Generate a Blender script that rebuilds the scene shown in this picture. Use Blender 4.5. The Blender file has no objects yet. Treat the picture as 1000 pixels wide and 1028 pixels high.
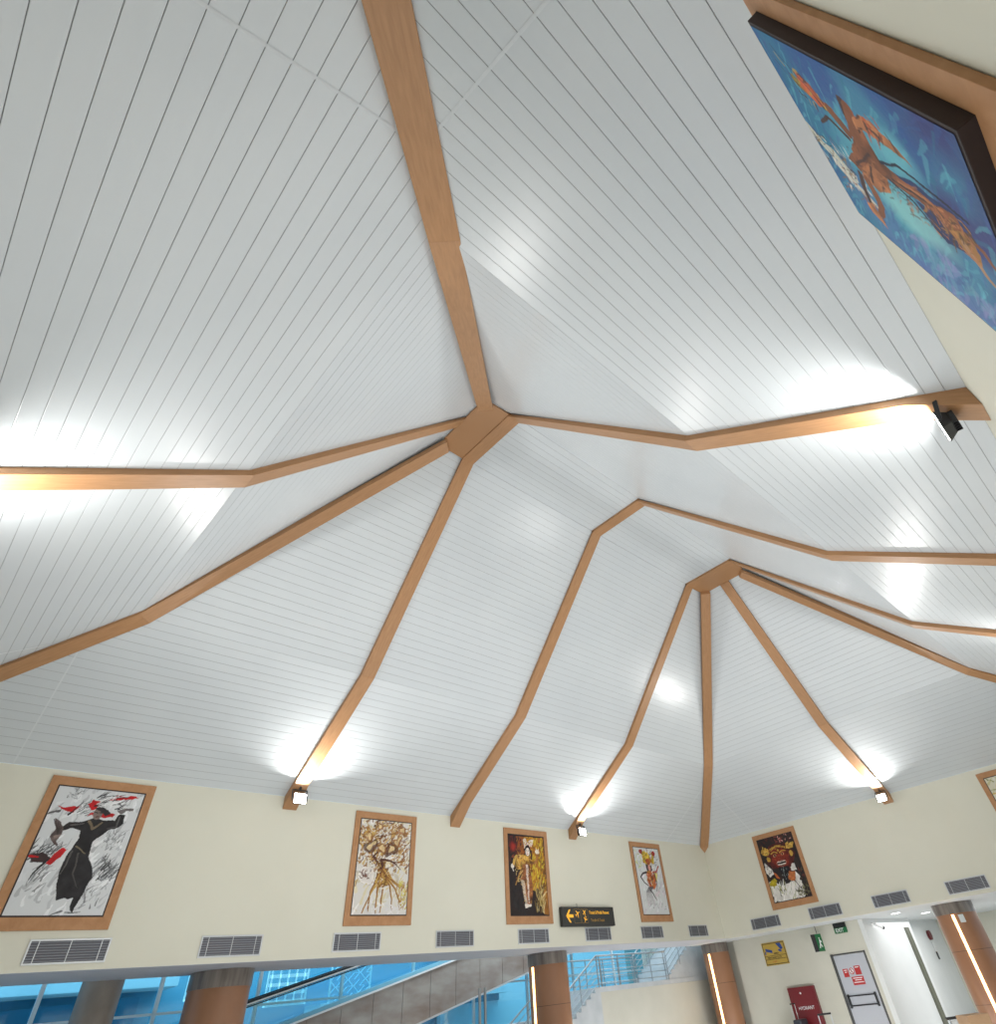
import bpy, math, random
import numpy as np
from mathutils import Vector
random.seed(7)
C = bpy.context.scene.collection
R = math.radians

# ------------------------------------------------------------------ room numbers (metres)
B, L = 8.90, 14.61            # half width (y) and half length (x) of the hall
ZE, Z1, ZT = 6.60, 8.777, 13.655   # eave, fold and flat-top heights
Y1, X1 = 5.48, 11.05          # fold lines
YT, XT = 1.05, 6.62           # edges of the flat strip
ZB = 3.05                     # underside of the cream band
XR = 5.56                     # rafters at x = -XR, 0, XR
BW = 0.388                    # beam width
SY, EX = 11.4, 17.1           # back of the south soffit, plane of the lower east wall

FZ = -.70                      # floor level (camera held high)

# ------------------------------------------------------------------ materials
def mat(name, col, rough=0.5, metal=0.0, spec=0.5, emit=None, es=0.0, coat=0.0):
    m = bpy.data.materials.new(name); m.use_nodes = True
    b = m.node_tree.nodes['Principled BSDF']
    b.inputs['Base Color'].default_value = (*col, 1)
    b.inputs['Roughness'].default_value = rough
    b.inputs['Metallic'].default_value = metal
    b.inputs['Specular IOR Level'].default_value = spec
    b.inputs['Coat Weight'].default_value = coat
    if emit:
        b.inputs['Emission Color'].default_value = (*emit, 1)
        b.inputs['Emission Strength'].default_value = es
    return m

def noisy(m, scale, c1, c2, stretch=(1, 1, 1), coords='Object', detail=4.0, bump=0.0, dist=0.0, lo=0.3, hi=0.7):
    nt = m.node_tree; N = nt.nodes; b = N['Principled BSDF']
    tc = N.new('ShaderNodeTexCoord'); mp = N.new('ShaderNodeMapping')
    mp.inputs['Scale'].default_value = stretch
    n = N.new('ShaderNodeTexNoise'); n.inputs['Scale'].default_value = scale
    n.inputs['Detail'].default_value = detail; n.inputs['Distortion'].default_value = dist
    r = N.new('ShaderNodeValToRGB')
    r.color_ramp.elements[0].color = (*c1, 1); r.color_ramp.elements[1].color = (*c2, 1)
    r.color_ramp.elements[0].position = lo; r.color_ramp.elements[1].position = hi
    nt.links.new(tc.outputs[coords], mp.inputs[0]); nt.links.new(mp.outputs[0], n.inputs[0])
    nt.links.new(n.outputs['Fac'], r.inputs[0]); nt.links.new(r.outputs[0], b.inputs['Base Color'])
    if bump:
        bp = N.new('ShaderNodeBump'); bp.inputs['Strength'].default_value = bump; bp.inputs['Distance'].default_value = 0.02
        nt.links.new(n.outputs['Fac'], bp.inputs['Height']); nt.links.new(bp.outputs[0], b.inputs['Normal'])
    return m

M = {}
M['plank'] = noisy(mat('ceiling_plank_white', (.6, .63, .65), .27, spec=.5), .35, (.575, .61, .635), (.62, .655, .675), bump=.0)
M['groove'] = mat('ceiling_groove_shadow', (.27, .28, .29), .8)
M['seam'] = mat('ceiling_joint_strip', (.60, .63, .65), .35)
M['wood'] = noisy(mat('honey_oak_veneer', (.5, .25, .1), .42, spec=.45), 3.0, (.365, .188, .083), (.44, .235, .108), (1, 9, 1), 'UV', 5, dist=.4)
M['frame_wood'] = noisy(mat('picture_frame_oak', (.5, .27, .13), .5, spec=.3), 2.2, (.42, .21, .095), (.50, .265, .13), (3, 3, 3), 'Object', 6, dist=.8)
M['cream'] = noisy(mat('cream_wall_paint', (.7, .68, .57), .75, spec=.25), .5, (.705, .69, .585), (.745, .73, .625))
M['lower_wall'] = noisy(mat('lower_wall_paint', (.55, .53, .45), .7, spec=.25), .6, (.6, .59, .51), (.68, .665, .58))
M['white_wall'] = noisy(mat('white_wall_panel', (.8, .82, .81), .5), .7, (.76, .78, .77), (.83, .85, .84))
M['soffit'] = mat('soffit_grey_paint', (.60, .61, .66), .7)
M['soffit_light'] = mat('lobby_ceiling_paint', (.72, .76, .77), .6)
M['floor'] = noisy(mat('polished_stone_floor', (.55, .53, .5), .25), 1.2, (.5, .48, .45), (.6, .58, .55))
M['dark_edge'] = mat('canvas_dark_edge', (.03, .018, .018), .6)
M['alu'] = mat('vent_aluminium', (.62, .64, .66), .35, metal=.4)
M['slat'] = mat('vent_slat_grey', (.26, .27, .30), .4, metal=.2)
M['vent_dark'] = mat('vent_dark_inside', (.11, .11, .125), .8)
M['black'] = mat('black_plastic', (.012, .012, .014), .4)
M['sign_black'] = mat('sign_box_black', (.022, .022, .02), .5)
M['amber'] = mat('amber_sign_lettering', (.9, .45, .03), .5, emit=(1, .5, .03), es=.35)
M['amber_dim'] = mat('dim_amber_lettering', (.45, .25, .04), .5)
M['steel'] = mat('brushed_steel', (.40, .42, .43), .3, metal=.9)
M['marble'] = noisy(mat('grey_brown_marble', (.2, .17, .15), .3), 1.5, (.13, .105, .09), (.27, .235, .205), (6, 6, .6), 'Object', 6)
M['copper'] = noisy(mat('copper_brown_laminate', (.33, .16, .085), .38), 1.0, (.30, .14, .07), (.38, .19, .10), (1, 1, .5))
M['joint'] = mat('panel_joint_dark', (.08, .045, .03), .6)
M['led'] = mat('warm_led_strip', (1, .7, .4), .5, emit=(1, .62, .25), es=6)
M['lens'] = mat('floodlight_lens_lit', (1, 1, 1), .5, emit=(1, .98, .92), es=25)
M['downlight'] = mat('downlight_lit', (1, 1, 1), .5, emit=(1, 1, 1), es=6)
M['clad'] = noisy(mat('ramp_cladding_panels', (.3, .27, .25), .32, spec=.6), .9, (.25, .185, .155), (.42, .38, .35), (1, 1, 2.5), 'Object', 5)
M['red'] = mat('hydrant_red_enamel', (.19, .018, .024), .35)
M['door'] = mat('pale_grey_door', (.5, .52, .57), .45)
M['doorframe'] = mat('dark_door_frame', (.08, .08, .08), .5)
M['white'] = mat('white_print', (.85, .85, .85), .5)
M['green'] = mat('exit_green', (.01, .11, .035), .5, emit=(.01, .15, .05), es=.2)
M['yellow'] = mat('notice_yellow', (.50, .34, .06), .5)
M['redsign'] = mat('notice_red', (.5, .03, .03), .5)
M['blue_sign'] = mat('wall_sign_blue', (.02, .06, .28), .5)
M['olive'] = mat('olive_dark_panel', (.12, .125, .09), .4)
M['concrete'] = noisy(mat('round_post_stone', (.25, .21, .18), .5), 1.2, (.2, .165, .14), (.3, .26, .22))
M['case'] = mat('suitcase_shell', (.03, .035, .05), .35)
M['card'] = noisy(mat('cardboard', (.4, .25, .14), .8), 4, (.36, .22, .12), (.44, .28, .16))
M['facade_blue'] = mat('outside_blue_wall', (.20, .46, .60), .6)
M['facade_pale'] = mat('outside_pale_canopy', (.78, .86, .9), .6)
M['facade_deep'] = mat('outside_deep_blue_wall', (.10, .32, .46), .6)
M['screen'] = mat('white_screen_self_lit', (.85, .85, .85), .6, emit=(1, 1, 1), es=.45)  # added glow brightens the screens; they are not lamps
M['maroon'] = mat('alarm_bell_maroon', (.16, .025, .03), .4)
M['step'] = noisy(mat('pale_stair_stone', (.55, .58, .6), .4), 2, (.5, .54, .56), (.6, .63, .65))

def glass(name, tint, gl=.12):
    m = bpy.data.materials.new(name); m.use_nodes = True
    nt = m.node_tree; N = nt.nodes; N.clear()
    o = N.new('ShaderNodeOutputMaterial'); mx = N.new('ShaderNodeMixShader')
    t = N.new('ShaderNodeBsdfTransparent'); t.inputs[0].default_value = (*tint, 1)
    g = N.new('ShaderNodeBsdfGlossy'); g.inputs[0].default_value = (.9, .95, 1, 1); g.inputs['Roughness'].default_value = .05
    mx.inputs[0].default_value = gl
    nt.links.new(t.outputs[0], mx.inputs[1]); nt.links.new(g.outputs[0], mx.inputs[2]); nt.links.new(mx.outputs[0], o.inputs[0])
    return m
M['glass'] = glass('blue_tinted_glass', (.50, .82, .93), .06)
M['glass_clear'] = glass('balustrade_glass', (.85, .97, 1), .06)

def canvas_mat():
    m = mat('painted_canvas', (1, 1, 1), .55, spec=.3)
    N = m.node_tree.nodes; a = N.new('ShaderNodeAttribute'); a.attribute_name = 'paint'
    n = N.new('ShaderNodeTexNoise'); n.inputs['Scale'].default_value = 40
    bp = N.new('ShaderNodeBump'); bp.inputs['Strength'].default_value = .25; bp.inputs['Distance'].default_value = .01
    m.node_tree.links.new(n.outputs['Fac'], bp.inputs['Height'])
    m.node_tree.links.new(bp.outputs[0], N['Principled BSDF'].inputs['Normal'])
    m.node_tree.links.new(a.outputs['Color'], N['Principled BSDF'].inputs['Base Color'])
    return m
M['canvas'] = canvas_mat()

# ------------------------------------------------------------------ mesh helpers
def woff(p):
    v = Vector((0, 0, 0))
    while p is not None: v += p.location; p = p.parent
    return v
class MB:
    def __init__(s): s.v = []; s.f = []; s.mi = []; s.uv = []
    def poly(s, pts, mi=0, uv=None):
        n = len(s.v); s.v += [tuple(p) for p in pts]; s.f.append(tuple(range(n, n + len(pts)))); s.mi.append(mi)
        s.uv += uv if uv else [(0, 0)] * len(pts)
    def hexa(s, b, t, mi=0):
        # b, t: lists of n points (bottom ring, top ring)
        n = len(b)
        s.poly(list(reversed(b)), mi); s.poly(t, mi)
        for i in range(n):
            j = (i + 1) % n; s.poly([b[i], b[j], t[j], t[i]], mi)
        return s
    def box(s, x0, x1, y0, y1, z0, z1, mi=0):
        x0, x1 = min(x0, x1), max(x0, x1); y0, y1 = min(y0, y1), max(y0, y1); z0, z1 = min(z0, z1), max(z0, z1)
        return s.hexa([(x0, y0, z0), (x1, y0, z0), (x1, y1, z0), (x0, y1, z0)],
                      [(x0, y0, z1), (x1, y0, z1), (x1, y1, z1), (x0, y1, z1)], mi)
    def bar(s, a, b, w, h, up=(0, 0, 1), mi=0):
        a, b = Vector(a), Vector(b); d = (b - a).normalized(); u = Vector(up)
        sd = d.cross(u).normalized(); u = sd.cross(d).normalized()
        r = [sd * (i * w / 2) + u * (j * h / 2) for i, j in ((-1, -1), (1, -1), (1, 1), (-1, 1))]
        return s.hexa([a + q for q in r], [b + q for q in r], mi)
    def tube(s, a, b, r, n=10, r2=None, mi=0, cap=True):
        a, b = Vector(a), Vector(b); d = (b - a).normalized()
        u = Vector((0, 0, 1)) if abs(d.z) < .9 else Vector((1, 0, 0))
        sd = d.cross(u).normalized(); u = sd.cross(d); r2 = r if r2 is None else r2
        A = [a + (sd * math.cos(t) + u * math.sin(t)) * r for t in [2 * math.pi * i / n for i in range(n)]]
        Bq = [b + (sd * math.cos(t) + u * math.sin(t)) * r2 for t in [2 * math.pi * i / n for i in range(n)]]
        return s.hexa(A, Bq, mi)
    def build(s, name, mats, parent=None, bevel=0, smooth=False):
        me = bpy.data.meshes.new(name)
        off = Vector((0, 0, 0))
        if parent is not None: off = woff(parent)
        me.from_pydata([tuple(Vector(p) - off) for p in s.v], [], s.f)
        if not isinstance(mats, (list, tuple)): mats = [mats]
        for m in mats: me.materials.append(m)
        me.polygons.foreach_set('material_index', s.mi)
        ul = me.uv_layers.new(name='UVMap'); ul.data.foreach_set('uv', [c for q in s.uv for c in q])
        import bmesh
        bm = bmesh.new(); bm.from_mesh(me); bmesh.ops.remove_doubles(bm, verts=bm.verts, dist=1e-5)
        bmesh.ops.recalc_face_normals(bm, faces=bm.faces) if not getattr(s, 'keep', False) else None
        if smooth:
            for f in bm.faces: f.smooth = True
            for e in bm.edges:
                if len(e.link_faces) == 2 and e.calc_face_angle(0) > R(35): e.smooth = False
        bm.to_mesh(me); bm.free()
        o = bpy.data.objects.new(name, me); C.objects.link(o)
        if parent is not None: o.parent = parent
        if bevel:
            bv = o.modifiers.new('bevel', 'BEVEL'); bv.width = bevel; bv.segments = 2; bv.limit_method = 'ANGLE'
        return o

def build_each(mb, size, name, mats, parent, bevel=0, smooth=False):
    """each piece of the mesh (size = faces per piece) becomes a part of its own"""
    i = 0; out = []
    sizes = [size] * (len(mb.f) // size)
    for n in sizes:
        p = MB()
        for f, mi in zip(mb.f[i:i + n], mb.mi[i:i + n]): p.poly([mb.v[k] for k in f], mi)
        out.append(p.build(name, mats, parent, bevel, smooth)); i += n
    return out

def tag(o, label=None, cat=None, group=None, kind=None):
    if label: o['label'] = label
    if cat: o['category'] = cat
    if group: o['group'] = group
    if kind: o['kind'] = kind
    return o
def thing(name, loc, label, cat, group=None):
    o = bpy.data.objects.new(name, None); o.empty_display_size = .2; C.objects.link(o); o.location = loc
    return tag(o, label, cat, group)
def struct(o, label=None, cat='structure'):
    o['kind'] = 'structure'
    o['category'] = cat
    if label: o['label'] = label
    return o
def copy_tree(o, parent=None):
    c = o.copy(); C.objects.link(c); c.parent = parent
    for ch in list(o.children): copy_tree(ch, c)
    return c

def text_mesh(body, size, mat_, name, parent, origin, xdir, ydir, align='LEFT', bold=0.0, sx=1.0):
    """lettering as a flat mesh: origin = start of the baseline, xdir/ydir = reading and up directions"""
    cu = bpy.data.curves.new(name, 'FONT'); cu.body = body; cu.size = size; cu.align_x = align
    cu.offset = bold; cu.resolution_u = 3
    tmp = bpy.data.objects.new(name, cu); C.objects.link(tmp)
    dg = bpy.context.evaluated_depsgraph_get()
    me = bpy.data.meshes.new_from_object(tmp.evaluated_get(dg))
    bpy.data.objects.remove(tmp)
    X, Y, O = Vector(xdir), Vector(ydir), Vector(origin) - woff(parent)
    for v in me.vertices: v.co = O + X * (v.co.x * sx) + Y * v.co.y
    me.materials.clear(); me.materials.append(mat_)
    o = bpy.data.objects.new(name, me); C.objects.link(o); o.parent = parent
    return o

# ------------------------------------------------------------------ ceiling
def ceiling():
    mb = MB(); mb.keep = True
    G, D = .0055, .006      # groove width and depth
    def slope(A0, A1, T0, T1, nrow, seams=()):
        """A0->A1 lower edge, T0->T1 upper edge (both along the same axis), planks run along the edge"""
        A0, A1, T0, T1 = map(Vector, (A0, A1, T0, T1))
        ax = (A1 - A0).normalized(); mid_a, mid_t = (A0 + A1) / 2, (T0 + T1) / 2
        up = (mid_t - mid_a); up -= ax * up.dot(ax); ln = up.length; up.normalize()
        nrm = ax.cross(up).normalized()
        if nrm.z > 0: nrm = -nrm           # points down into the room
        def ends(t):
            return (A0 - mid_a).dot(ax) * (1 - t) + (T0 - mid_a).dot(ax) * t, (A1 - mid_a).dot(ax) * (1 - t) + (T1 - mid_a).dot(ax) * t
        def P(u, d, k=0): return mid_a + ax * u + up * d - nrm * k
        def quad(pts, mi):
            n = (Vector(pts[1]) - Vector(pts[0])).cross(Vector(pts[2]) - Vector(pts[0]))
            if n.dot(nrm) < 0: pts = pts[::-1]
            mb.poly(pts, mi)
        h = ln / nrow
        for i in range(nrow):
            d0, d1 = i * h + G / 2, (i + 1) * h - G / 2
            b = .003
            u00, u01 = ends(d0 / ln); u10, u11 = ends(d1 / ln)
            cuts = [None] + [s for s in seams if u00 + .3 < s < u01 - .3] + [None]
            for k in range(len(cuts) - 1):
                l0, l1 = (u00, u10) if cuts[k] is None else (cuts[k] + .006,) * 2
                r0, r1 = (u01, u11) if cuts[k + 1] is None else (cuts[k + 1] - .006,) * 2
                quad([P(l0, d0 + b), P(r0, d0 + b), P(r1, d1 - b), P(l1, d1 - b)], 0)
                quad([P(l0, d0, .002), P(r0, d0, .002), P(r0, d0 + b), P(l0, d0 + b)], 0)
                quad([P(l1, d1 - b), P(r1, d1 - b), P(r1, d1, .002), P(l1, d1, .002)], 0)
        # dark backing behind the joints
        quad([P(ends(0)[0], 0, D), P(ends(0)[1], 0, D), P(ends(1)[1], ln, D), P(ends(1)[0], ln, D)], 1)
        for sm in seams:
            d_hi = ln
            # stop at the hip
            tt = 1.0
            a0, a1 = ends(0); b0, b1 = ends(1)
            if sm > b1 - .05: tt = min(tt, (a1 - sm) / max(1e-6, a1 - b1))
            if sm < b0 + .05: tt = min(tt, (sm - a0) / max(1e-6, b0 - a0))
            d_hi = ln * max(0, min(1, tt))
            quad([P(sm - .015, 0, -.003), P(sm + .015, 0, -.003), P(sm + .015, d_hi, -.003), P(sm - .015, d_hi, -.003)], 2)
    for s in (1, -1):
        slope((-L, s * B, ZE), (L, s * B, ZE), (-X1, s * Y1, Z1), (X1, s * Y1, Z1), 19, (-11.7, 11.7))
        slope((-X1, s * Y1, Z1), (X1, s * Y1, Z1), (-XT, s * YT, ZT), (XT, s * YT, ZT), 31)
        slope((s * L, -B, ZE), (s * L, B, ZE), (s * X1, -Y1, Z1), (s * X1, Y1, Z1), 19, (-6.2, 6.2))
        slope((s * X1, -Y1, Z1), (s * X1, Y1, Z1), (s * XT, -YT, ZT), (s * XT, YT, ZT), 31)
    slope((-XT, -YT, ZT), (XT, -YT, ZT), (-XT, YT, ZT), (XT, YT, ZT), 10)
    # outer roof skin
    k = .25
    for s in (1, -1):
        mb.poly([(-L, s * B, ZE + k), (L, s * B, ZE + k), (X1, s * Y1, Z1 + k), (-X1, s * Y1, Z1 + k)], 1)
        mb.poly([(-X1, s * Y1, Z1 + k), (X1, s * Y1, Z1 + k), (XT, s * YT, ZT + k), (-XT, s * YT, ZT + k)], 1)
        mb.poly([(s * L, -B, ZE + k), (s * L, B, ZE + k), (s * X1, Y1, Z1 + k), (s * X1, -Y1, Z1 + k)], 1)
        mb.poly([(s * X1, -Y1, Z1 + k), (s * X1, Y1, Z1 + k), (s * XT, YT, ZT + k), (s * XT, -YT, ZT + k)], 1)
    mb.poly([(-XT, -YT, ZT + k), (XT, -YT, ZT + k), (XT, YT, ZT + k), (-XT, YT, ZT + k)], 1)
    o = mb.build('ceiling', [M['plank'], M['groove'], M['seam']])
    struct(o, 'white planked hip ceiling folding from shallow lower slopes to steep upper slopes', 'ceiling')
ceiling()

# ------------------------------------------------------------------ beams
def beam_seg(name, parent, bots, tops, lats, tip=None):
    """bots/tops centre points along the length, lats = half-width side vectors"""
    mb = MB(); n = len(bots)
    bots, tops, lats = [Vector(p) for p in bots], [Vector(p) for p in tops], [Vector(p) for p in lats]
    d = 0
    for i in range(n - 1):
        l = (bots[i + 1] - bots[i]).length; j = i + 1
        bl0, br0, bl1, br1 = bots[i] - lats[i], bots[i] + lats[i], bots[j] - lats[j], bots[j] + lats[j]
        tl0, tr0, tl1, tr1 = tops[i] - lats[i], tops[i] + lats[i], tops[j] - lats[j], tops[j] + lats[j]
        mb.poly([bl0, br0, br1, bl1], 0, [(d, 0), (d, BW), (d + l, BW), (d + l, 0)])
        mb.poly([tl0, tl1, tr1, tr0], 0, [(d, 0), (d, BW), (d + l, BW), (d + l, 0)])
        mb.poly([bl0, bl1, tl1, tl0], 0, [(d, .5), (d + l, .5), (d + l, .7), (d, .7)])
        mb.poly([br0, tr0, tr1, br1], 0, [(d, .8), (d, .95), (d + l, .95), (d + l, .8)])
        d += l
    for i in (0, n - 1):
        q = [bots[i] - lats[i], bots[i] + lats[i], tops[i] + lats[i], tops[i] - lats[i]]
        if i == n - 1 and tip is not None:
            tb, tt = Vector(tip[0]), Vector(tip[1])
            mb.poly([q[0], q[1], tb], 0, [(0, 0), (0, BW), (.3, BW / 2)])
            mb.poly([q[1], q[2], tt, tb]); mb.poly([q[3], q[0], tb, tt]); mb.poly([q[2], q[3], tt])
        else:
            mb.poly(q)
    return mb.build(name, M['wood'], parent, bevel=.006)

def rafter(axis, s, off, label):
    """common rafter: axis 'y' runs to the long walls (at x = off), axis 'x' to the short walls"""
    def P(r, z): return (off, s * r, z) if axis == 'y' else (s * r, off, z)
    lat = (BW / 2, 0, 0) if axis == 'y' else (0, BW / 2, 0)
    if axis == 'y': rT, r1, rE = YT, Y1, B
    else: rT, r1, rE = XT, X1, L
    e = rE
    zc = lambda r: ZE + (rE - r) / (rE - r1) * (Z1 - ZE)      # lower slope height
    t = thing('ceiling_beam', P(rE, ZE), label, 'beam', 'oak veneered rafters under the white ceiling')
    st = rT - .06 if axis == 'y' else rT - .05
    beam_seg('upper_length', t, [P(st, ZT - .085), P(r1 - .086, Z1 - .068)],
             [P(st, ZT + .02), P(r1, Z1 + .03)], [lat, lat])
    beam_seg('lower_length', t, [P(r1 - .086, Z1 - .068), P(e - .62, zc(e - .62) - .13), P(e - .003, 6.275)],
             [P(r1, Z1 + .03), P(e - .62, zc(e - .62) + .03), P(e - .003, ZE + .03)], [lat, lat, lat])
    return t
def hip(sx, sy, label):
    t = thing('hip_beam', (sx * L, sy * B, ZE), label, 'beam', 'diagonal oak veneered hip beams running to the hall corners')
    q = BW / 2 * math.sqrt(.5)
    lat = (q * sx, -q * sy, 0)
    st = (sx * 6.40, sy * .83)
    sh = .07 if (sx < 0 and sy < 0) else 0
    mb = (sx * (X1 - .11) + sh * .8, sy * (Y1 - .09) - sh * .8)
    beam_seg('upper_length', t, [(*st, ZT - .21), (*mb, Z1 - .085)], [(*st, ZT - .04), (sx * X1 + sh, sy * Y1 - sh, Z1 + .0)], [lat, lat])
    k = 2 * q
    ed = .62
    zc = lambda d: ZE + d / (B - Y1) * (Z1 - ZE)
    beam_seg('lower_length', t,
             [(*mb, Z1 - .085), (sx * (L - ed) + sh, sy * (B - ed) - sh, zc(ed) - .19), (sx * (L - q - .003), sy * (B - q - .003), 6.50)],
             [(sx * X1 + sh, sy * Y1 - sh, Z1), (sx * (L - ed) + sh, sy * (B - ed) - sh, zc(ed) + .0), (sx * (L - q - .003), sy * (B - q - .003), zc(q) - .02)],
             [lat, lat, lat], tip=((sx * (L - .003), sy * (B - .003), 6.29), (sx * (L - .003), sy * (B - .003), ZE - .0)))
    return t
rafter('y', 1, -XR, 'oak ceiling beam ending above the gap right of the dancer in black painting, floodlight at its foot')
rafter('y', 1, 0, 'oak ceiling beam running down to the cream wall between the two brown gold paintings, no floodlight')
rafter('y', 1, XR, 'oak ceiling beam with a lit floodlight at its foot above the black direction sign')
rafter('y', -1, -XR, 'oak ceiling beam on the blue painting side carrying the dark hanging floodlight fixture')
rafter('y', -1, 0, 'middle oak ceiling beam falling to the right edge from the centre of the flat ridge')
rafter('y', -1, XR, 'thin looking oak ceiling beam just above the far right diagonal beam, leaving the far hub')
rafter('x', 1, 0, 'oak ceiling beam dropping from the far hub to the short wall right of the mask painting, lit floodlight at foot')
rafter('x', -1, 0, 'oak ceiling beam running from the near hub almost level to the left edge')
hip(1, 1, 'oak hip beam dropping vertically from the far hub into the far corner of the cream walls')
hip(1, -1, 'oak hip beam from the far hub out to the right edge, beside the thin looking beam')
hip(-1, 1, 'oak hip beam from the near hub down to the left edge above the dancer in black')
hip(-1, -1, 'widest oak hip beam rising from the near hub to the top edge overhead')

def hub(s, label):
    t = thing('ceiling_hub', (s * 6.1, 0, ZT), label, 'beam junction')
    z0, z1 = ZT - .062, ZT + .03
    pts = [(5.72, 1.045), (6.34, 1.02), (6.58, .77), (6.58, -.77), (6.34, -1.02), (5.72, -1.045)]
    pts = [(s * x, y) for x, y in pts]
    MB().hexa([(x, y, z0) for x, y in pts], [(x, y, z1) for x, y in pts]).build('junction_plate', M['wood'], t, bevel=.006)
    x = s * XR
    mb = MB(); y = YT + .01
    w = BW / 2
    mb.hexa([(x - w, -y, ZT - .088), (x + w, -y, ZT - .088), (x + w, y, ZT - .088), (x - w, y, ZT - .088)],
            [(x - w, -y, z1), (x + w, -y, z1), (x + w, y, z1), (x - w, y, z1)])
    mb.uv = [(p[1] * 1.0, p[0]) for f in mb.f for p in [mb.v[i] for i in f]]
    mb.build('cross_beam', M['wood'], t, bevel=.006)
hub(-1, 'large oak clad junction where five beams meet at the near end of the ridge')
hub(1, 'smaller looking oak clad junction where five beams meet at the far end of the ridge')
mb = MB(); mb.box(-BW / 2, BW / 2, -YT - .01, YT + .01, ZT - .088, ZT + .03)
mb.uv = [(p[1] * 1.0, p[0]) for f in mb.f for p in [mb.v[i] for i in f]]
tag(mb.build('ridge_beam', M['wood'], bevel=.006), 'short oak beam crossing the flat ceiling strip midway between the two hubs', 'beam')

# ------------------------------------------------------------------ walls of the hall
def wallbox(name, x0, x1, y0, y1, z0, z1, m, label=None, mi=0):
    return struct(MB().box(x0, x1, y0, y1, z0, z1).build(name, m), label, 'wall')
T = .3
wallbox('wall_south', -L - T, L + T, B, B + T, ZB, ZE, M['cream'], 'cream upper wall carrying four framed paintings')
wallbox('wall_east', L, L + T, -B, B - .001, ZB, ZE, M['cream'], 'cream upper wall at the far short end')
wallbox('wall_north', -L - T, L + T, -B - T, -B, FZ, ZE, M['cream'], 'cream wall carrying the blue painting')
wallbox('wall_west', -L - T, -L, -B, B, FZ, ZE, M['cream'], 'cream wall at the near short end')
struct(MB().box(-L - 3, 32, -B - T, 24, FZ - .2, FZ).build('floor', M['floor']), 'polished pale stone floor', 'floor')
# underside of the upper floor around the hall
mb = MB(); mb.box(-L - T, L + T, B + T, SY, ZB, ZB + .3); mb.box(-L - T, L + T, B + .001, B + T - .001, ZB - .004, ZB)
struct(mb.build('trim_1', M['soffit']), 'grey painted soffit under the long cream wall', 'soffit')
mb = MB(); mb.box(L + T, 32, -B - T, SY, ZB, ZB + .3)
struct(mb.build('trim_2', M['soffit_light']), 'pale lobby ceiling beyond the short cream wall', 'soffit')
# stairwell top
struct(MB().box(-L - 3, EX + .3, SY, 17.2, 5.2, 5.4).build('trim_3', M['soffit_light']), 'high ceiling over the stair and ramp', 'soffit')
wallbox('wall_lobby', EX, EX + .2, 3.95, 10.1, FZ, ZB, M['lower_wall'], 'beige lobby wall with hydrant cabinet and grey door')
wallbox('wall_stairwell', EX + .45, EX + .65, 10.1, 17.2, FZ, 5.2, M['lower_wall'], 'beige wall closing the stairwell')
wallbox('wall_partition', EX, 22.4, 3.75, 3.949, FZ, ZB, M['white_wall'], 'bright white partition wall beside the exit door')
wallbox('wall_recess', 22.4, 29, 4.6, 4.8, FZ, ZB, M['white_wall'], 'white wall of the recess behind the partition')
wallbox('wall_far', 29, 29.2, -B, 4.6, FZ, ZB, M['cream'], 'cream lobby wall behind the right copper column')
MB_ = MB().box(21.45, 21.95, 3.70, 3.749, FZ, 2.70)
tag(MB_.build('door_panel', M['olive'], bevel=.004), 'tall narrow dark olive panel set in the white partition wall', 'panel')

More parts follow.
